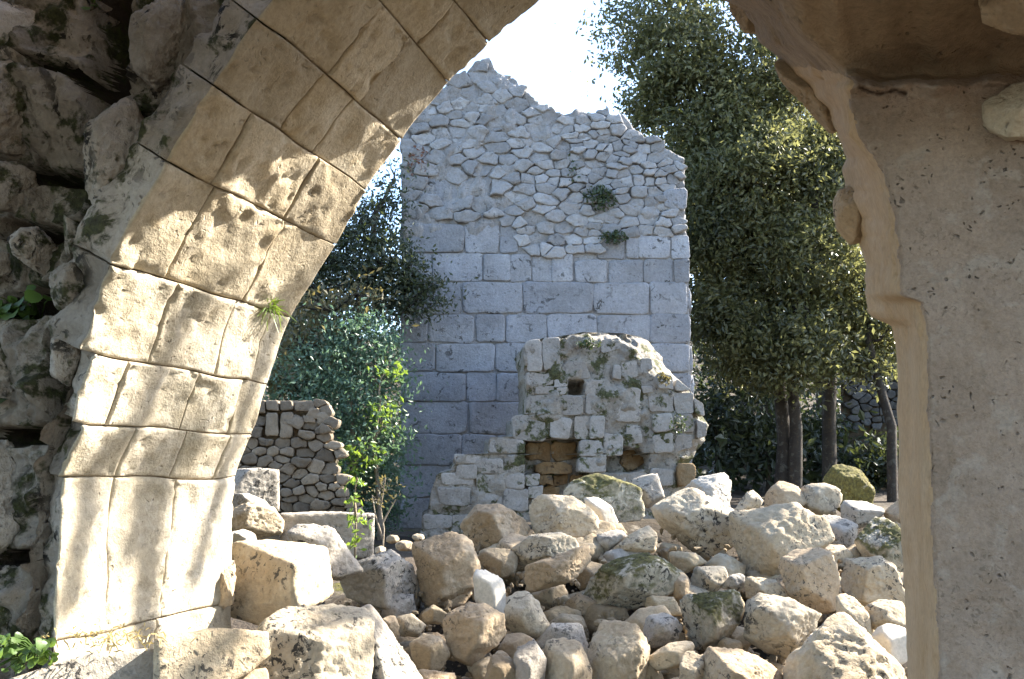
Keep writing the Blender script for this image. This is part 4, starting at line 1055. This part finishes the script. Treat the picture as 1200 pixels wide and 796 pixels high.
rp = np.random.RandomState(5); placed = []
for k in range(700):
    px, py = rp.uniform(425, 1080), rp.uniform(600, 815)
    if py < np.interp(px, [425, 500, 560, 620, 700, 900, 1080], [724, 700, 655, 640, 630, 640, 640]): continue
    s_ = rp.uniform(20, 38)
    if any((px - a) ** 2 + (py - b) ** 2 < (0.75 * (s_ + c)) ** 2 for a, b, c in placed): continue
    j = int(np.argmin(np.hypot(*(RC - [px, py]).T))); dx, dy_ = px - RC[j][0], py - RC[j][1]
    rel = ('just right of' if dx > 0 else 'just left of') if abs(dx) > abs(dy_) else ('just below' if dy_ > 0 else 'just above')
    lab = 'half-buried stone %s the %s' % (rel, SHORT[j])
    if lab in used: continue
    used.add(lab); placed.append((px, py, s_)); n_ = rp.randint(5, 8)
    o_ = [(px + math.cos(a) * s_ * rp.uniform(.8, 1.1), py + math.sin(a) * s_ * 0.8 * rp.uniform(.8, 1.1)) for a in np.linspace(0, 2 * math.pi, n_, endpoint=False) + rp.uniform(0, 1)]
    tag(rock('stone', o_, float(pile_Y(py)) + 0.27 + rp.uniform(-.05, .06), M[('rock', 'rock_tan', 'rock_rubble', 'rock_grey')[k % 4]], None, thick=0.85, seed=6000 + k, level=4), lab, 'stone', 'half-buried stones of the heap')

# ------------------------------------------------------------------ fallen blocks on the left
BL = [
 ("large squared block with a sunlit face, left of the heap under the arch", 'block', [(272,640),(300,632),(345,628),(398,650),(404,690),(352,712),(315,730),(300,724),(270,716)], 4.25, .8, 'rock', [(62, 4), (-42, 6), (20, 70)]),
 ("grey slanting rock lying on the large squared sunlit block", 'rock', [(340,624),(352,614),(388,618),(408,646),(424,668),(404,684),(352,660)], 4.75, .8, 'rock_grey', [(10, 50), (30, 20), (-20, 10)]),
 ("flat-topped grey block behind the slanting rock, before the rubble wall", 'block', [(330,602),(384,600),(438,602),(437,655),(330,655)], 5.6, 1.0, 'rock_grey', [(4, 3)]),
 ("rounded pale rock against the arch, left of the flat-topped block", 'rock', [(264,604),(280,592),(303,587),(321,595),(333,611),(330,626),(300,632),(264,630)], 5.2, .8, 'rock', None),
 ("square-edged block high against the arch, in front of rubble wall", 'block', [(266,551),(300,549),(327,551),(327,600),(310,592),(266,584)], 5.9, .9, 'rock_grey', [(8, 8), (20, -8)]),
 ("thin shaded stone under the square-edged block by the arch", 'stone', [(264,580),(290,578),(310,586),(320,598),(300,602),(264,598)], 5.5, .8, 'rock_grey', None),
 ("small white stone tucked under the rounded pale rock", 'stone', [(262,626),(286,620),(306,628),(304,638),(262,640)], 4.9, .8, 'rock_white', None),
 ("big white mottled boulder in shade and sun at the bottom left", 'boulder', [(310,738),(330,716),(380,702),(424,702),(436,722),(424,760),(428,850),(300,850),(308,790)], 3.65, .75, 'rock_lichen', [(30, 6), (-8, 14), (10, 55)]),
 ("grey sloping boulder right of the big white mottled boulder", 'boulder', [(418,702),(436,712),(458,750),(492,792),(500,850),(420,850),(424,760)], 3.85, .7, 'rock_grey', [(45, 30), (30, 10)]),
 ("sunlit ledge block with a grey shaded end under the arch", 'block', [(186,752),(250,738),(314,740),(316,768),(290,790),(240,812),(186,850)], 3.25, 1.0, 'rock', [(26, 3)]),
 ("grey pitted ledge block in the bottom left corner", 'block', [(10,800),(60,778),(110,766),(186,760),(194,770),(192,860),(10,880)], 3.1, .9, 'rock_grey', [(14, 4)]),
 ("shaded block below the sunlit ledge block", 'block', [(232,806),(290,786),(316,782),(316,860),(232,860)], 3.25, .8, 'rock_tan', None),
 ("tan upright stone filling the corner between jamb and squared block", 'stone', [(246,680),(262,640),(276,636),(276,722),(246,722)], 4.05, .6, 'rock_tan', None),
]
for i, (lab, nm, o_, Y, th, mt, fr) in enumerate(BL):
    bx, by = np.mean(o_, 0); k_ = 1.08 if i in (0, 7, 8, 1) else 1.0; o_ = [(bx + (p[0] - bx) * k_, by + (p[1] - by) * k_) for p in o_]
    r_ = rock(nm, o_, Y, M[mt], None, thick=th, seed=4000 + i, level=5, rough=0.75 if nm == 'block' else 1.1, front=fr, sharp=90 if nm == 'block' else 120, chips=(0 if 'ledge' in lab else 1) if nm == 'block' or i in (7, 8) else 5, tilt=(2 if 'ledge' in lab else 9) if nm == 'block' or i == 7 else 35)
    tag(r_, lab, nm, 'fallen blocks under the left side of the arch')
# small debris at the tower foot
for i, (px, py, s_, lab) in enumerate([(460, 632, 9, 'small pale stone just right of the sapling at the tower foot'), (474, 640, 12, 'largest small stone in the row at the tower foot'), (490, 630, 8, 'small stone below the lowest left block of the ruined wall'), (446, 645, 9, 'small stone at the root of the leafless sapling'), (503, 642, 8, 'small stone lying before the ruined wall, left of the rounded tan boulder'), (432, 652, 8, 'small stone left of the sapling, beside the flat-topped block')]):
    o_ = [(px + math.cos(a) * s_, py + math.sin(a) * s_ * .6) for a in np.linspace(0, 6.28, 8)[:-1] + i]
    tag(rock('stone', o_, 6.9 - i * .05, M['rock'], None, seed=4100 + i, level=3), lab, 'stone', 'small stones at the tower foot')

# ------------------------------------------------------------------ trees and plants
rv = np.random.RandomState(21)
def blob(px, py, Y, rx, ry, n, depth=None):
    c = at(px, py, Y); k = Y / F
    return (c, (rx * k, depth or max(rx, ry) * k * 0.8, ry * k), n)

def make_tree(name, label, cat, trunks, blobs, leaf, mat, seed, group=None, spray=0.22, per=26, branches=26, bark='bark', tw=0.012, droop=0.3, width=0.45, dense=1.0):
    rs = np.random.RandomState(seed)
    base = np.array(trunks[0][0][0])
    t = thing(name, label, cat, tuple(base), group)
    parts = [tube(np.array(p), r_, 9, seed + i, 0.2) for i, (p, r_) in enumerate(trunks)]
    C, tips = crown_points([(c, r_, int(n * dense)) for c, r_, n in blobs], rs, spray, per)
    nodes = np.concatenate([np.array(p)[len(p) // 2:] for p, r_ in trunks])
    bc = []
    for c, r_, n in blobs:
        j = np.argmin(np.linalg.norm(nodes - c, axis=1)); a = nodes[j]; L = np.linalg.norm(c - a); m = (a + c) / 2 + rs.normal(size=3) * 0.15 * min(1, L)
        bc.append(tube([a, a * .6 + m * .4 + rs.normal(size=3) * .04 * L, m, m * .4 + np.array(c) * .6 + rs.normal(size=3) * .04 * L, np.array(c)], np.array([tw * 4, tw * 3.2, tw * 2.6, tw * 2, tw * 1.4]) * min(1.6, 0.5 + L * .3), 6, seed))
    cs = np.array([b[0] for b in blobs])
    for q in tips[rs.permutation(len(tips))[:branches * len(blobs)]]:
        c = cs[np.argmin(np.linalg.norm(cs - q, axis=1))]
        m = (c + q) / 2 + rs.normal(size=3) * 0.08 * min(1, 2 * np.linalg.norm(q - c))
        bc.append(tube([c, m, q], [tw, tw * .7, tw * .35], 4, seed))
    v, q = merge(parts); link('trunk', new_mesh('trunk', v - base, q), M[bark], t, tuple(base))
    v, q = merge(bc); link('branches', new_mesh('branches', v - base, q), M[bark], t, tuple(base))
    v, q = leaf_quads(C, leaf, rs, droop, width); link('crown', new_mesh('crown', v - base, q, smooth=False), M[mat], t, tuple(base))
    return t

def trunk_px(pts, radii):
    """pts: (px, py, Y)"""
    return ([at(*p) for p in pts], radii)

# big holm oak right of the tower
make_tree('holm_oak', 'large dark holm oak filling the gap between tower and plastered pier', 'tree',
    [trunk_px([(918, 590, 13.5), (920, 520, 13.5), (912, 440, 13.5), (905, 360, 13.5), (880, 240, 13.8), (850, 120, 14)], [0.17, 0.115, 0.10, 0.09, 0.07, 0.04]),
     trunk_px([(930, 590, 13.4), (934, 500, 13.3), (926, 430, 13.2), (935, 340, 13.2), (960, 220, 13.4), (980, 80, 13.6)], [0.13, 0.09, 0.08, 0.07, 0.06, 0.04]),
     trunk_px([(972, 580, 14.5), (972, 480, 14.5), (976, 400, 14.5), (985, 300, 14.5), (1000, 160, 14.5)], [0.13, 0.11, 0.095, 0.08, 0.05])],
    [blob(735, 45, 14.3, 42, 50, 2600), blob(765, 105, 14.2, 45, 50, 3600), blob(785, 10, 14.5, 70, 60, 5000), blob(800, 70, 14, 70, 60, 7000), blob(845, 150, 14, 75, 75, 11000),
     blob(900, 90, 14, 80, 70, 8000), blob(905, 220, 13.5, 95, 80, 14000), blob(860, 300, 13.6, 62, 60, 8000), blob(950, 310, 13.2, 80, 65, 10000), blob(985, 190, 13.6, 70, 70, 7000),
     blob(850, 372, 13.2, 38, 34, 3600), blob(880, 410, 13.0, 30, 26, 2000), blob(934, 400, 12.8, 34, 40, 3600), blob(945, 440, 12.7, 20, 20, 900), blob(1005, 370, 13.3, 45, 40, 3600), blob(1040, 400, 13.4, 26, 22, 1000), blob(905, 440, 12.9, 26, 24, 1300), blob(862, 425, 13.0, 26, 22, 1200), blob(965, 425, 13.1, 24, 24, 1100), blob(1020, 430, 13.2, 24, 26, 900), blob(820, 240, 14.2, 40, 70, 5000), blob(860, -50, 14.5, 110, 50, 6000), blob(960, 0, 14.5, 100, 70, 7000)],
    0.1, 'oak_leaf', 31, spray=0.20, branches=16, dense=1.7)
# trees behind it, filling the hillside
def generic_tree(name, label, cat, base, h, w, leaf, n, mat, seed, group):
    rs = np.random.RandomState(seed); b = np.array(base, float)
    tr = [([b, b + [0.05 * h, 0, h * .25], b + [-.03 * h, .02 * h, h * .5], b + [.02 * h, 0, h * .8]], [0.05 * h * .6, 0.04 * h * .6, .03 * h * .6, .012 * h])]
    bl = []
    for k in range(9):
        a = rs.uniform(0, 6.28); r_ = rs.uniform(0, .62) * w
        bl.append((b + [math.cos(a) * r_, math.sin(a) * r_, h * rs.uniform(.34, .88)], (w * rs.uniform(.4, .62), w * rs.uniform(.4, .62), h * rs.uniform(.14, .22)), n // 9))
    return make_tree(name, label, cat, tr, bl, leaf, mat, seed, group, spray=0.3, branches=8)

def copy_tree(src, label, loc, rz, sc=1.0):
    c = src.copy(); COL.objects.link(c); c.location = loc; c.rotation_euler = (0, 0, rz); c.scale = (sc, sc, sc); c['label'] = label
    for ch in list(src.children):
        d = ch.copy(); COL.objects.link(d); d.parent = c
    return c
gz = lambda x, y: float(ground_z(np.array(x), np.array(y)))
GB = 'shadowy forest trees behind the tower'
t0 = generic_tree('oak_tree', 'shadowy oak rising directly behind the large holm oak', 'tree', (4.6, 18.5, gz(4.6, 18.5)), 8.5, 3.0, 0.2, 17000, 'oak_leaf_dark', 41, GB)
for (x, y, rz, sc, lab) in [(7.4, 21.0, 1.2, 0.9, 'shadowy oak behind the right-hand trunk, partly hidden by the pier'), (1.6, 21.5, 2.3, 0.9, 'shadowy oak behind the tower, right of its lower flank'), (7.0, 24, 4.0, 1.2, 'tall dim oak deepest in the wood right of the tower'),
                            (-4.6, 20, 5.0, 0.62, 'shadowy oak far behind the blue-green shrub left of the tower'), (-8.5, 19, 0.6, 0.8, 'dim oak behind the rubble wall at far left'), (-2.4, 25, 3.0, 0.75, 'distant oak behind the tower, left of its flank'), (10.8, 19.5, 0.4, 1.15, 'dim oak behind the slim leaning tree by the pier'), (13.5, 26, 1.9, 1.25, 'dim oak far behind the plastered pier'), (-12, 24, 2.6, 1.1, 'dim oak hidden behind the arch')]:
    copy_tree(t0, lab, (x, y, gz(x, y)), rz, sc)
# trees right of the frame whose shade dapples the arch and heap
def shade_tree(label, base, h, blobs, seed, leaf=0.11, spray=0.035):
    b = np.array(base, float)
    top = np.mean([p[0] for p in blobs], 0)
    tr = [([b, b * .65 + top * .35 + [.15, 0, 0], b * .3 + top * .7 - [.1, 0, 0], top], [.17, .14, .10, .05])]
    return make_tree('oak_tree', label, 'tree', tr, [(np.array(p), r_, n) for p, r_, n in blobs], leaf, 'oak_leaf', seed, 'oaks shading the arch', spray=spray, per=10, branches=1, tw=0.002)
def toward_sun(px, py, t, L=None, Y=None):
    """a point t metres up the sun's ray from what is seen at (px, py)"""
    d = ray(px, py)
    if L is not None:                                   # where the ray meets the arch's curved underside
        tt = np.linspace(1.5, 7, 1200); w = EYE + d * tt[:, None]
        f = w @ LAT - np.interp(w[:, 2], CVs[:NB, 1], CVs[:NB, 0]); k = np.nonzero(f < 0)[0]
        p = w[k[0]] if len(k) else EYE + d * L / (d @ LAT)
    else:
        p = EYE + d * Y / d[1]
    return tuple(p + np.array(SUN) * t)
def streak(pts, n, r_, L0, L1, t=8.0):
    x = np.linspace(0, len(pts) - 1, n); p = np.array(pts, float)
    return [(float(np.interp(k, np.arange(len(p)), p[:, 0])), float(np.interp(k, np.arange(len(p)), p[:, 1])), t, L0 + (L1 - L0) * i / n, r_) for i, k in enumerate(x)]
A_SH = streak([(352, 330), (322, 400), (288, 472), (262, 545), (242, 615), (232, 680)], 18, .03, -2.05, -2.42) + streak([(120, 535), (100, 620), (80, 705)], 7, .045, -2.42, -2.42, 7.7) + streak([(228, 350), (200, 425), (180, 485)], 9, .025, -2.3, -2.4, 8.3) + streak([(186, 530), (150, 650)], 5, .012, -2.41, -2.42, 7.2)
shade_tree('open-crowned oak just outside the arch, right of the plastered pier', (6.6, 7.4, gz(6.6, 7.4)), 9, [(toward_sun(px, py, t, L=L), (r_, r_, r_ * .8), int(15000 * r_ * r_) + 50) for px, py, t, L, r_ in A_SH], 57, 0.05, 0.018)
B_SH = [(470, 690, 8, 5.0, .34), (520, 640, 8.3, 5.6, .34), (540, 760, 7.6, 4.5, .30), (590, 700, 8, 5.0, .30), (620, 640, 8.6, 5.8, .2), (650, 770, 7.8, 4.5, .34), (690, 690, 8.2, 5.1, .30), (740, 730, 7.9, 4.8, .32), (745, 655, 8.5, 5.5, .28), (600, 600, 8.8, 6.2, .25), (400, 660, 7.7, 4.7, .2), (800, 660, 8.5, 5.5, .2), (820, 780, 8, 4.4, .2), (380, 740, 7.5, 3.8, .16), (965, 680, 8.8, 5.2, .22), (250, 760, 7.6, 3.1, .1)]
shade_tree('broad-crowned oak further out beyond the pier, shading the heap', (8.0, 9.0, gz(8.0, 9.0)), 9, [(toward_sun(px, py, t, Y=Y), (r_ * 1.3, r_ * 1.3, r_ * .9), int(9500 * r_ * r_)) for px, py, t, Y, r_ in B_SH], 58, 0.09)

# left of the tower
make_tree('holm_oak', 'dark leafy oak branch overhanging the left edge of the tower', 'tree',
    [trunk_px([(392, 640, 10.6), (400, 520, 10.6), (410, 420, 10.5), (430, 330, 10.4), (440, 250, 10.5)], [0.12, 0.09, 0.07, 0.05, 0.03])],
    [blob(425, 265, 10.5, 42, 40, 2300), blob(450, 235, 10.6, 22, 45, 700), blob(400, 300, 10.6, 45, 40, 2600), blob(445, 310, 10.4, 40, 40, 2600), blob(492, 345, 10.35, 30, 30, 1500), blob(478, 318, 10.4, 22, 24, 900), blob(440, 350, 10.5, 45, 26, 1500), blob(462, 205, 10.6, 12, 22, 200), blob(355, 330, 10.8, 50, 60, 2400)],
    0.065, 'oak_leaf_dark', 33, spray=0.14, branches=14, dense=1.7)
make_tree('olive_tree', 'thin olive-brown tree between the arch and the dark oak branch', 'tree',
    [trunk_px([(345, 640, 10.0), (352, 520, 10.0), (362, 430, 9.9), (380, 370, 9.9)], [0.07, 0.05, 0.04, 0.02])],
    [blob(375, 365, 9.8, 38, 34, 1500), blob(355, 410, 9.8, 38, 34, 1500), blob(420, 345, 9.9, 30, 22, 700), blob(340, 450, 9.9, 30, 34, 1000)], 0.075, 'olive_leaf', 34, spray=0.14, branches=14)
make_tree('shrub', 'bushy blue-green shrub growing left of the tower', 'shrub',
    [trunk_px([(420, 640, 9.6), (418, 560, 9.6), (412, 490, 9.6), (405, 420, 9.7)], [0.05, 0.04, 0.03, 0.02])],
    [blob(420, 400, 9.8, 48, 42, 2600), blob(385, 430, 9.7, 45, 40, 2400), blob(440, 450, 9.7, 34, 45, 2200), blob(395, 480, 9.6, 40, 40, 2200), blob(435, 520, 9.6, 38, 45, 2500), blob(350, 445, 9.9, 40, 40, 1500), blob(445, 585, 9.8, 30, 40, 1600), blob(410, 560, 9.7, 30, 40, 1200)], 0.058, 'shrub_leaf', 35, spray=0.13, branches=8, bark='twig', tw=.006, dense=1.7)
make_tree('shrub', 'bright yellow-green sunlit shrub beside the lower left edge of the tower', 'shrub',
    [trunk_px([(446, 640, 9.4), (444, 580, 9.4), (438, 520, 9.4), (446, 470, 9.4)], [0.03, 0.025, 0.02, 0.01])],
    [blob(447, 470, 9.35, 18, 18, 80), blob(425, 530, 9.3, 28, 20, 120), blob(448, 500, 9.35, 18, 16, 60), blob(415, 545, 9.3, 16, 14, 90), blob(455, 430, 9.4, 12, 14, 60)], 0.07, 'bright_leaf', 36, spray=0.09, per=14, branches=5, bark='twig', tw=.005)
make_tree('sapling', 'thin leafless sapling with pale twigs by the tower foot', 'sapling',
    [trunk_px([(448, 650, 7.6), (450, 620, 7.6), (446, 596, 7.6), (452, 560, 7.6)], [0.009, 0.008, 0.006, 0.003]), trunk_px([(448, 630, 7.6), (440, 605, 7.55), (436, 580, 7.55)], [0.009, 0.006, 0.003]), trunk_px([(449, 612, 7.6), (458, 595, 7.6), (464, 585, 7.6)], [0.008, 0.006, 0.003])],
    [blob(452, 575, 7.6, 14, 16, 60), blob(440, 585, 7.6, 10, 10, 30)], 0.04, 'olive_leaf', 37, spray=0.06, per=6, branches=5, bark='twig', tw=.002)
make_tree('weed', 'small weed with yellow-green leaves in front of the flat-topped block', 'plant',
    [trunk_px([(416, 655, 5.2), (417, 620, 5.2), (415, 585, 5.2), (418, 560, 5.2)], [0.006, 0.005, 0.004, 0.002])],
    [blob(418, 612, 5.15, 12, 8, 36), blob(413, 640, 5.15, 10, 9, 26), blob(412, 586, 5.2, 8, 10, 14), blob(418, 566, 5.2, 6, 8, 10)], 0.045, 'bright_leaf', 38, spray=0.03, per=6, branches=3, bark='twig', tw=.003)
make_tree('oak_sapling', 'slim leaning tree in front of the far terrace wall, by the pier', 'tree',
    [trunk_px([(1046, 590, 13), (1045, 500, 13), (1030, 450, 13), (1018, 400, 13), (1022, 340, 13)], [0.08, 0.07, 0.06, 0.05, 0.03])],
    [blob(1025, 340, 13, 30, 30, 700), blob(1050, 380, 12.9, 24, 18, 400)], 0.1, 'oak_leaf', 39, spray=0.2, branches=10)

def wall_plant(name, label, cat, px, py, Y, rx, ry, n, leaf, mat, seed, group=None, depth=0.12, droop=0.5):
    rs = np.random.RandomState(seed); b = at(px, py, Y); k = Y / F
    t = thing(name, label, cat, tuple(b), group)
    d = rs.normal(size=(n, 3)); d /= np.linalg.norm(d, axis=1)[:, None]
    C = d * (rs.uniform(0, 1, n) ** .5)[:, None] * np.array([rx * k, depth, ry * k])
    v, q = leaf_quads(C, leaf, rs, droop, 0.55)
    link('leaves', new_mesh('leaves', v, q, smooth=False), M[mat], t, tuple(b))
    bc = [tube([np.array([0, depth, 0]), c * .5 + [0, depth * .5, .0], c], [.006, .004, .002], 4) for c in C[:max(6, n // 14)]]
    v, q = merge(bc); link('stems', new_mesh('stems', v, q), M['twig'], t, tuple(b))
    return t
wall_plant('wall_shrub', 'dead reddish-brown shrub rooted high on the left edge of the tower', 'shrub', 491, 195, 10.95, 20, 26, 420, 0.06, 'dead_leaf', 61, depth=.2)
wall_plant('ivy_tuft', 'dark green tuft growing in the loose rubble at mid tower', 'plant', 703, 232, 11.0, 22, 17, 330, 0.06, 'ivy_leaf', 62, 'tufts of green rooted in the tower')
wall_plant('ivy_tuft', 'low dark tuft on the ledge above the squared courses of the tower', 'plant', 718, 278, 11.0, 20, 9, 240, 0.05, 'ivy_leaf', 63, 'tufts of green rooted in the tower')
wall_plant('ivy_tuft', 'faint green tuft in the rubble under the tower top', 'plant', 672, 200, 11.05, 12, 26, 130, 0.05, 'ivy_leaf', 64, 'tufts of green rooted in the tower')
wall_plant('moss_tuft', 'moss tuft under the crest of the ruined wall', 'plant', 690, 403, 8.93, 16, 7, 160, 0.035, 'ivy_leaf', 65, 'tufts on the ruined wall', depth=.05)
wall_plant('moss_tuft', 'grassy green tuft on the ruined wall right shoulder', 'plant', 778, 444, 8.9, 10, 9, 120, 0.04, 'olive_leaf', 66, 'tufts on the ruined wall', depth=.05)
wall_plant('moss_tuft', 'green tuft low on the right side of the ruined wall', 'plant', 797, 497, 8.9, 14, 12, 110, 0.035, 'ivy_leaf', 67, 'tufts on the ruined wall', depth=.05)

def leafy_plant(label, px, py, Y, rx, ry, n, leaf, seed, mat='wall_leaf'):
    """a fern-like wall plant whose round leaves are large enough to pick apart"""
    rs = np.random.RandomState(seed); b = at(px, py, Y); k = Y / F
    t = thing('wall_fern', label, 'plant', tuple(b), 'green plants rooted in the wall left of the arch')
    th = np.linspace(0, 2 * math.pi, 9)[:-1]
    V = np.concatenate([[[0, 0, 0]], np.stack([np.cos(th) * .5, np.sin(th) * .42 * (1 + .15 * np.cos(3 * th)), .06 * np.cos(th * 2) - .1 * np.abs(np.sin(th))], -1)])
    T = np.array([[0, 1 + i, 1 + (i + 1) % 8] for i in range(8)])
    me = new_mesh('leaf', V, tris=T); me.materials.append(M[mat])
    bc = []
    for i in range(n):
        p = np.array([rs.uniform(-1, 1) * rx * k, rs.uniform(-.10, .02), rs.uniform(-1, 1) * ry * k])
        o = bpy.data.objects.new('leaf', me); COL.objects.link(o); o.parent = t; o.location = p
        s_ = leaf * rs.uniform(.6, 1.25); o.scale = (s_, s_, s_)
        o.rotation_euler = (math.radians(rs.uniform(20, 85)), rs.uniform(-.6, .6), rs.uniform(-1.2, 1.2))
        bc.append(tube([np.array([p[0] * .2, .10, -ry * k * .5]), p * .6 + [0, .04, 0], p], [.004, .003, .002], 4))
    v, q = merge(bc); link('stems', new_mesh('stems', v, q), M[mat], t, tuple(b))
leafy_plant('round-leaved green plant low in the dark crevice, halfway down the wall', 55, 558, 3.28, 26, 22, 26, .055, 71)
leafy_plant('leafy green clump on the ledge in the bottom left corner', 26, 762, 2.95, 40, 20, 64, .038, 72)
leafy_plant('green plant under the pale jutting stone at the left edge', 26, 360, 3.25, 32, 20, 30, .055, 73)
leafy_plant('dim green sprig on the ledge of the upper facing stones', 156, 140, 3.1, 18, 14, 18, .04, 74, 'ivy_leaf')
leafy_plant('small bright sprig at the very top of the dark crevice', 115, 10, 3.2, 10, 12, 14, .035, 75)
leafy_plant('dark green creeper patch spilling at the bottom of the dark crevice', 8, 480, 3.2, 12, 18, 14, .05, 76, 'ivy_leaf')

def grass_tuft(name, label, px, py, Y, n, ln, seed, mat, spread=0.05, lean=(0, 0, 1)):
    rs = np.random.RandomState(seed); b = at(px, py, Y); V = []; Q = []
    for i in range(n):
        p = rs.normal(size=3) * spread * np.array([1, .5, .2]); d = np.array(lean) + rs.normal(size=3) * .55; d /= np.linalg.norm(d); L = ln * rs.uniform(.5, 1.2)
        s_ = np.cross(d, rs.normal(size=3)); s_ /= np.linalg.norm(s_); w = .0022
        m = p + d * L * .55; e = p + d * L - np.array([0, 0, L * .3])
        V += [p - s_ * w, p + s_ * w, m + s_ * w, m - s_ * w, e + s_ * .001, e - s_ * .001]; o = i * 6
        Q += [[o, o + 1, o + 2, o + 3], [o + 3, o + 2, o + 4, o + 5]]
    return link(name, new_mesh(name, np.array(V), Q, smooth=False), M[mat], None, tuple(b))
tag(grass_tuft('grass_tuft', 'yellowed grass tuft sprouting from a joint in the arch', 316, 362, 3.82, 60, .09, 81, 'bright_leaf', .02, (.3, -.5, .2)), 'yellowed grass tuft sprouting from a joint in the arch', 'grass')
tag(grass_tuft('dry_grass', '', 130, 748, 2.95, 190, .028, 82, 'dry_grass', .09, (.4, -.3, .3)), 'dry straw lying on the ledge at the foot of the arch', 'grass')

# hillside undergrowth far behind
n = 42000
x = rv.uniform(-26, 30, n); y = 15 + 40 * rv.uniform(0, 1, n) ** 1.5
z = ground_z(x, y) + np.abs(rv.normal(size=n)) * 0.55 * (0.4 + np.clip(fbm(np.stack([x * .5, y * .5, 0 * x], -1), 3, 14) + .5, 0, 1.4))
v, q = leaf_quads(np.stack([x, y, z], -1), 0.24, rv, 0.1, 0.5)
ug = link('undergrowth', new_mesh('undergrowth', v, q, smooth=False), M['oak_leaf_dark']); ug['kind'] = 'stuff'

for i, (px, py, Y, rx, ry, n, lab) in enumerate([(840, 500, 16.0, 60, 60, 3600, 'dark bush in the shade just right of the ruined wall'), (900, 530, 15.6, 50, 40, 2400, 'dark low bush between the oak trunks'), (955, 520, 16.2, 46, 40, 2400, 'dark bush behind the straight right-hand trunk'), (1020, 560, 15.4, 60, 28, 2200, 'dark low bush behind the mossy peak stone'), (1050, 545, 14.6, 40, 40, 2200, 'dark bush in the corner between the leaning tree and the pier'), (880, 430, 16.4, 64, 60, 3600, 'dark tall bush behind the forked oak trunk')]):
    c = at(px, py + ry, Y)
    make_tree('bush', lab, 'bush', [([c - [0, 0, .3], c + [0.02, 0, .3], at(px, py, Y)], [.05, .04, .02])], [blob(px - rx * .4, py, Y, rx * .6, ry, n // 3), blob(px + rx * .4, py + 5, Y, rx * .6, ry * .8, n // 3), blob(px, py - ry * .4, Y + .2, rx * .6, ry * .7, n // 3)], 0.14, 'oak_leaf_dark', 600 + i, 'dark bushes under the oaks', branches=4)

# far terrace wall glimpsed between trunks
PTW = Plane((0, 17.0, 0), math.radians(-6))
tw = thing('terrace_wall', 'far dry-stone terrace wall glimpsed between trunks beside the pier', 'wall', tuple(at(1030, 540, 17)))
treg = [(990, 405), (1110, 385), (1110, 500), (990, 500)]
ys = np.linspace(388, 540, 24); xx = np.linspace(986, 1115, 40); X, Yy = np.meshgrid(xx, ys)
w = PTW.at(X, Yy); w = w + PTW.n * (fbm(w * 3, 3, 7) * .05 - .06)[..., None]
link('mortar_core', new_mesh('mortar_core', w.reshape(-1, 3), grid_quads(24, 40, True)), M['mortar_dark'], tw)
for i, c in enumerate(voronoi_cells(treg, lambda x, y: 10.5, np.random.RandomState(9), 1.4)):
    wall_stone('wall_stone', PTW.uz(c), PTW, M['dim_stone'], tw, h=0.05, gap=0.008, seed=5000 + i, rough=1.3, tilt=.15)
print('rubble', sum(o.name.startswith('rubble_stone') for o in S.objects), 'ashlar', sum(o.name.startswith('ashlar') for o in S.objects), 'objects', len(S.objects), 'tris', sum(sum(len(p.vertices) - 2 for p in m.polygons) if len(m.polygons) < 2000 else len(m.loops) // 2 for m in bpy.data.meshes), 'fill', nfill)
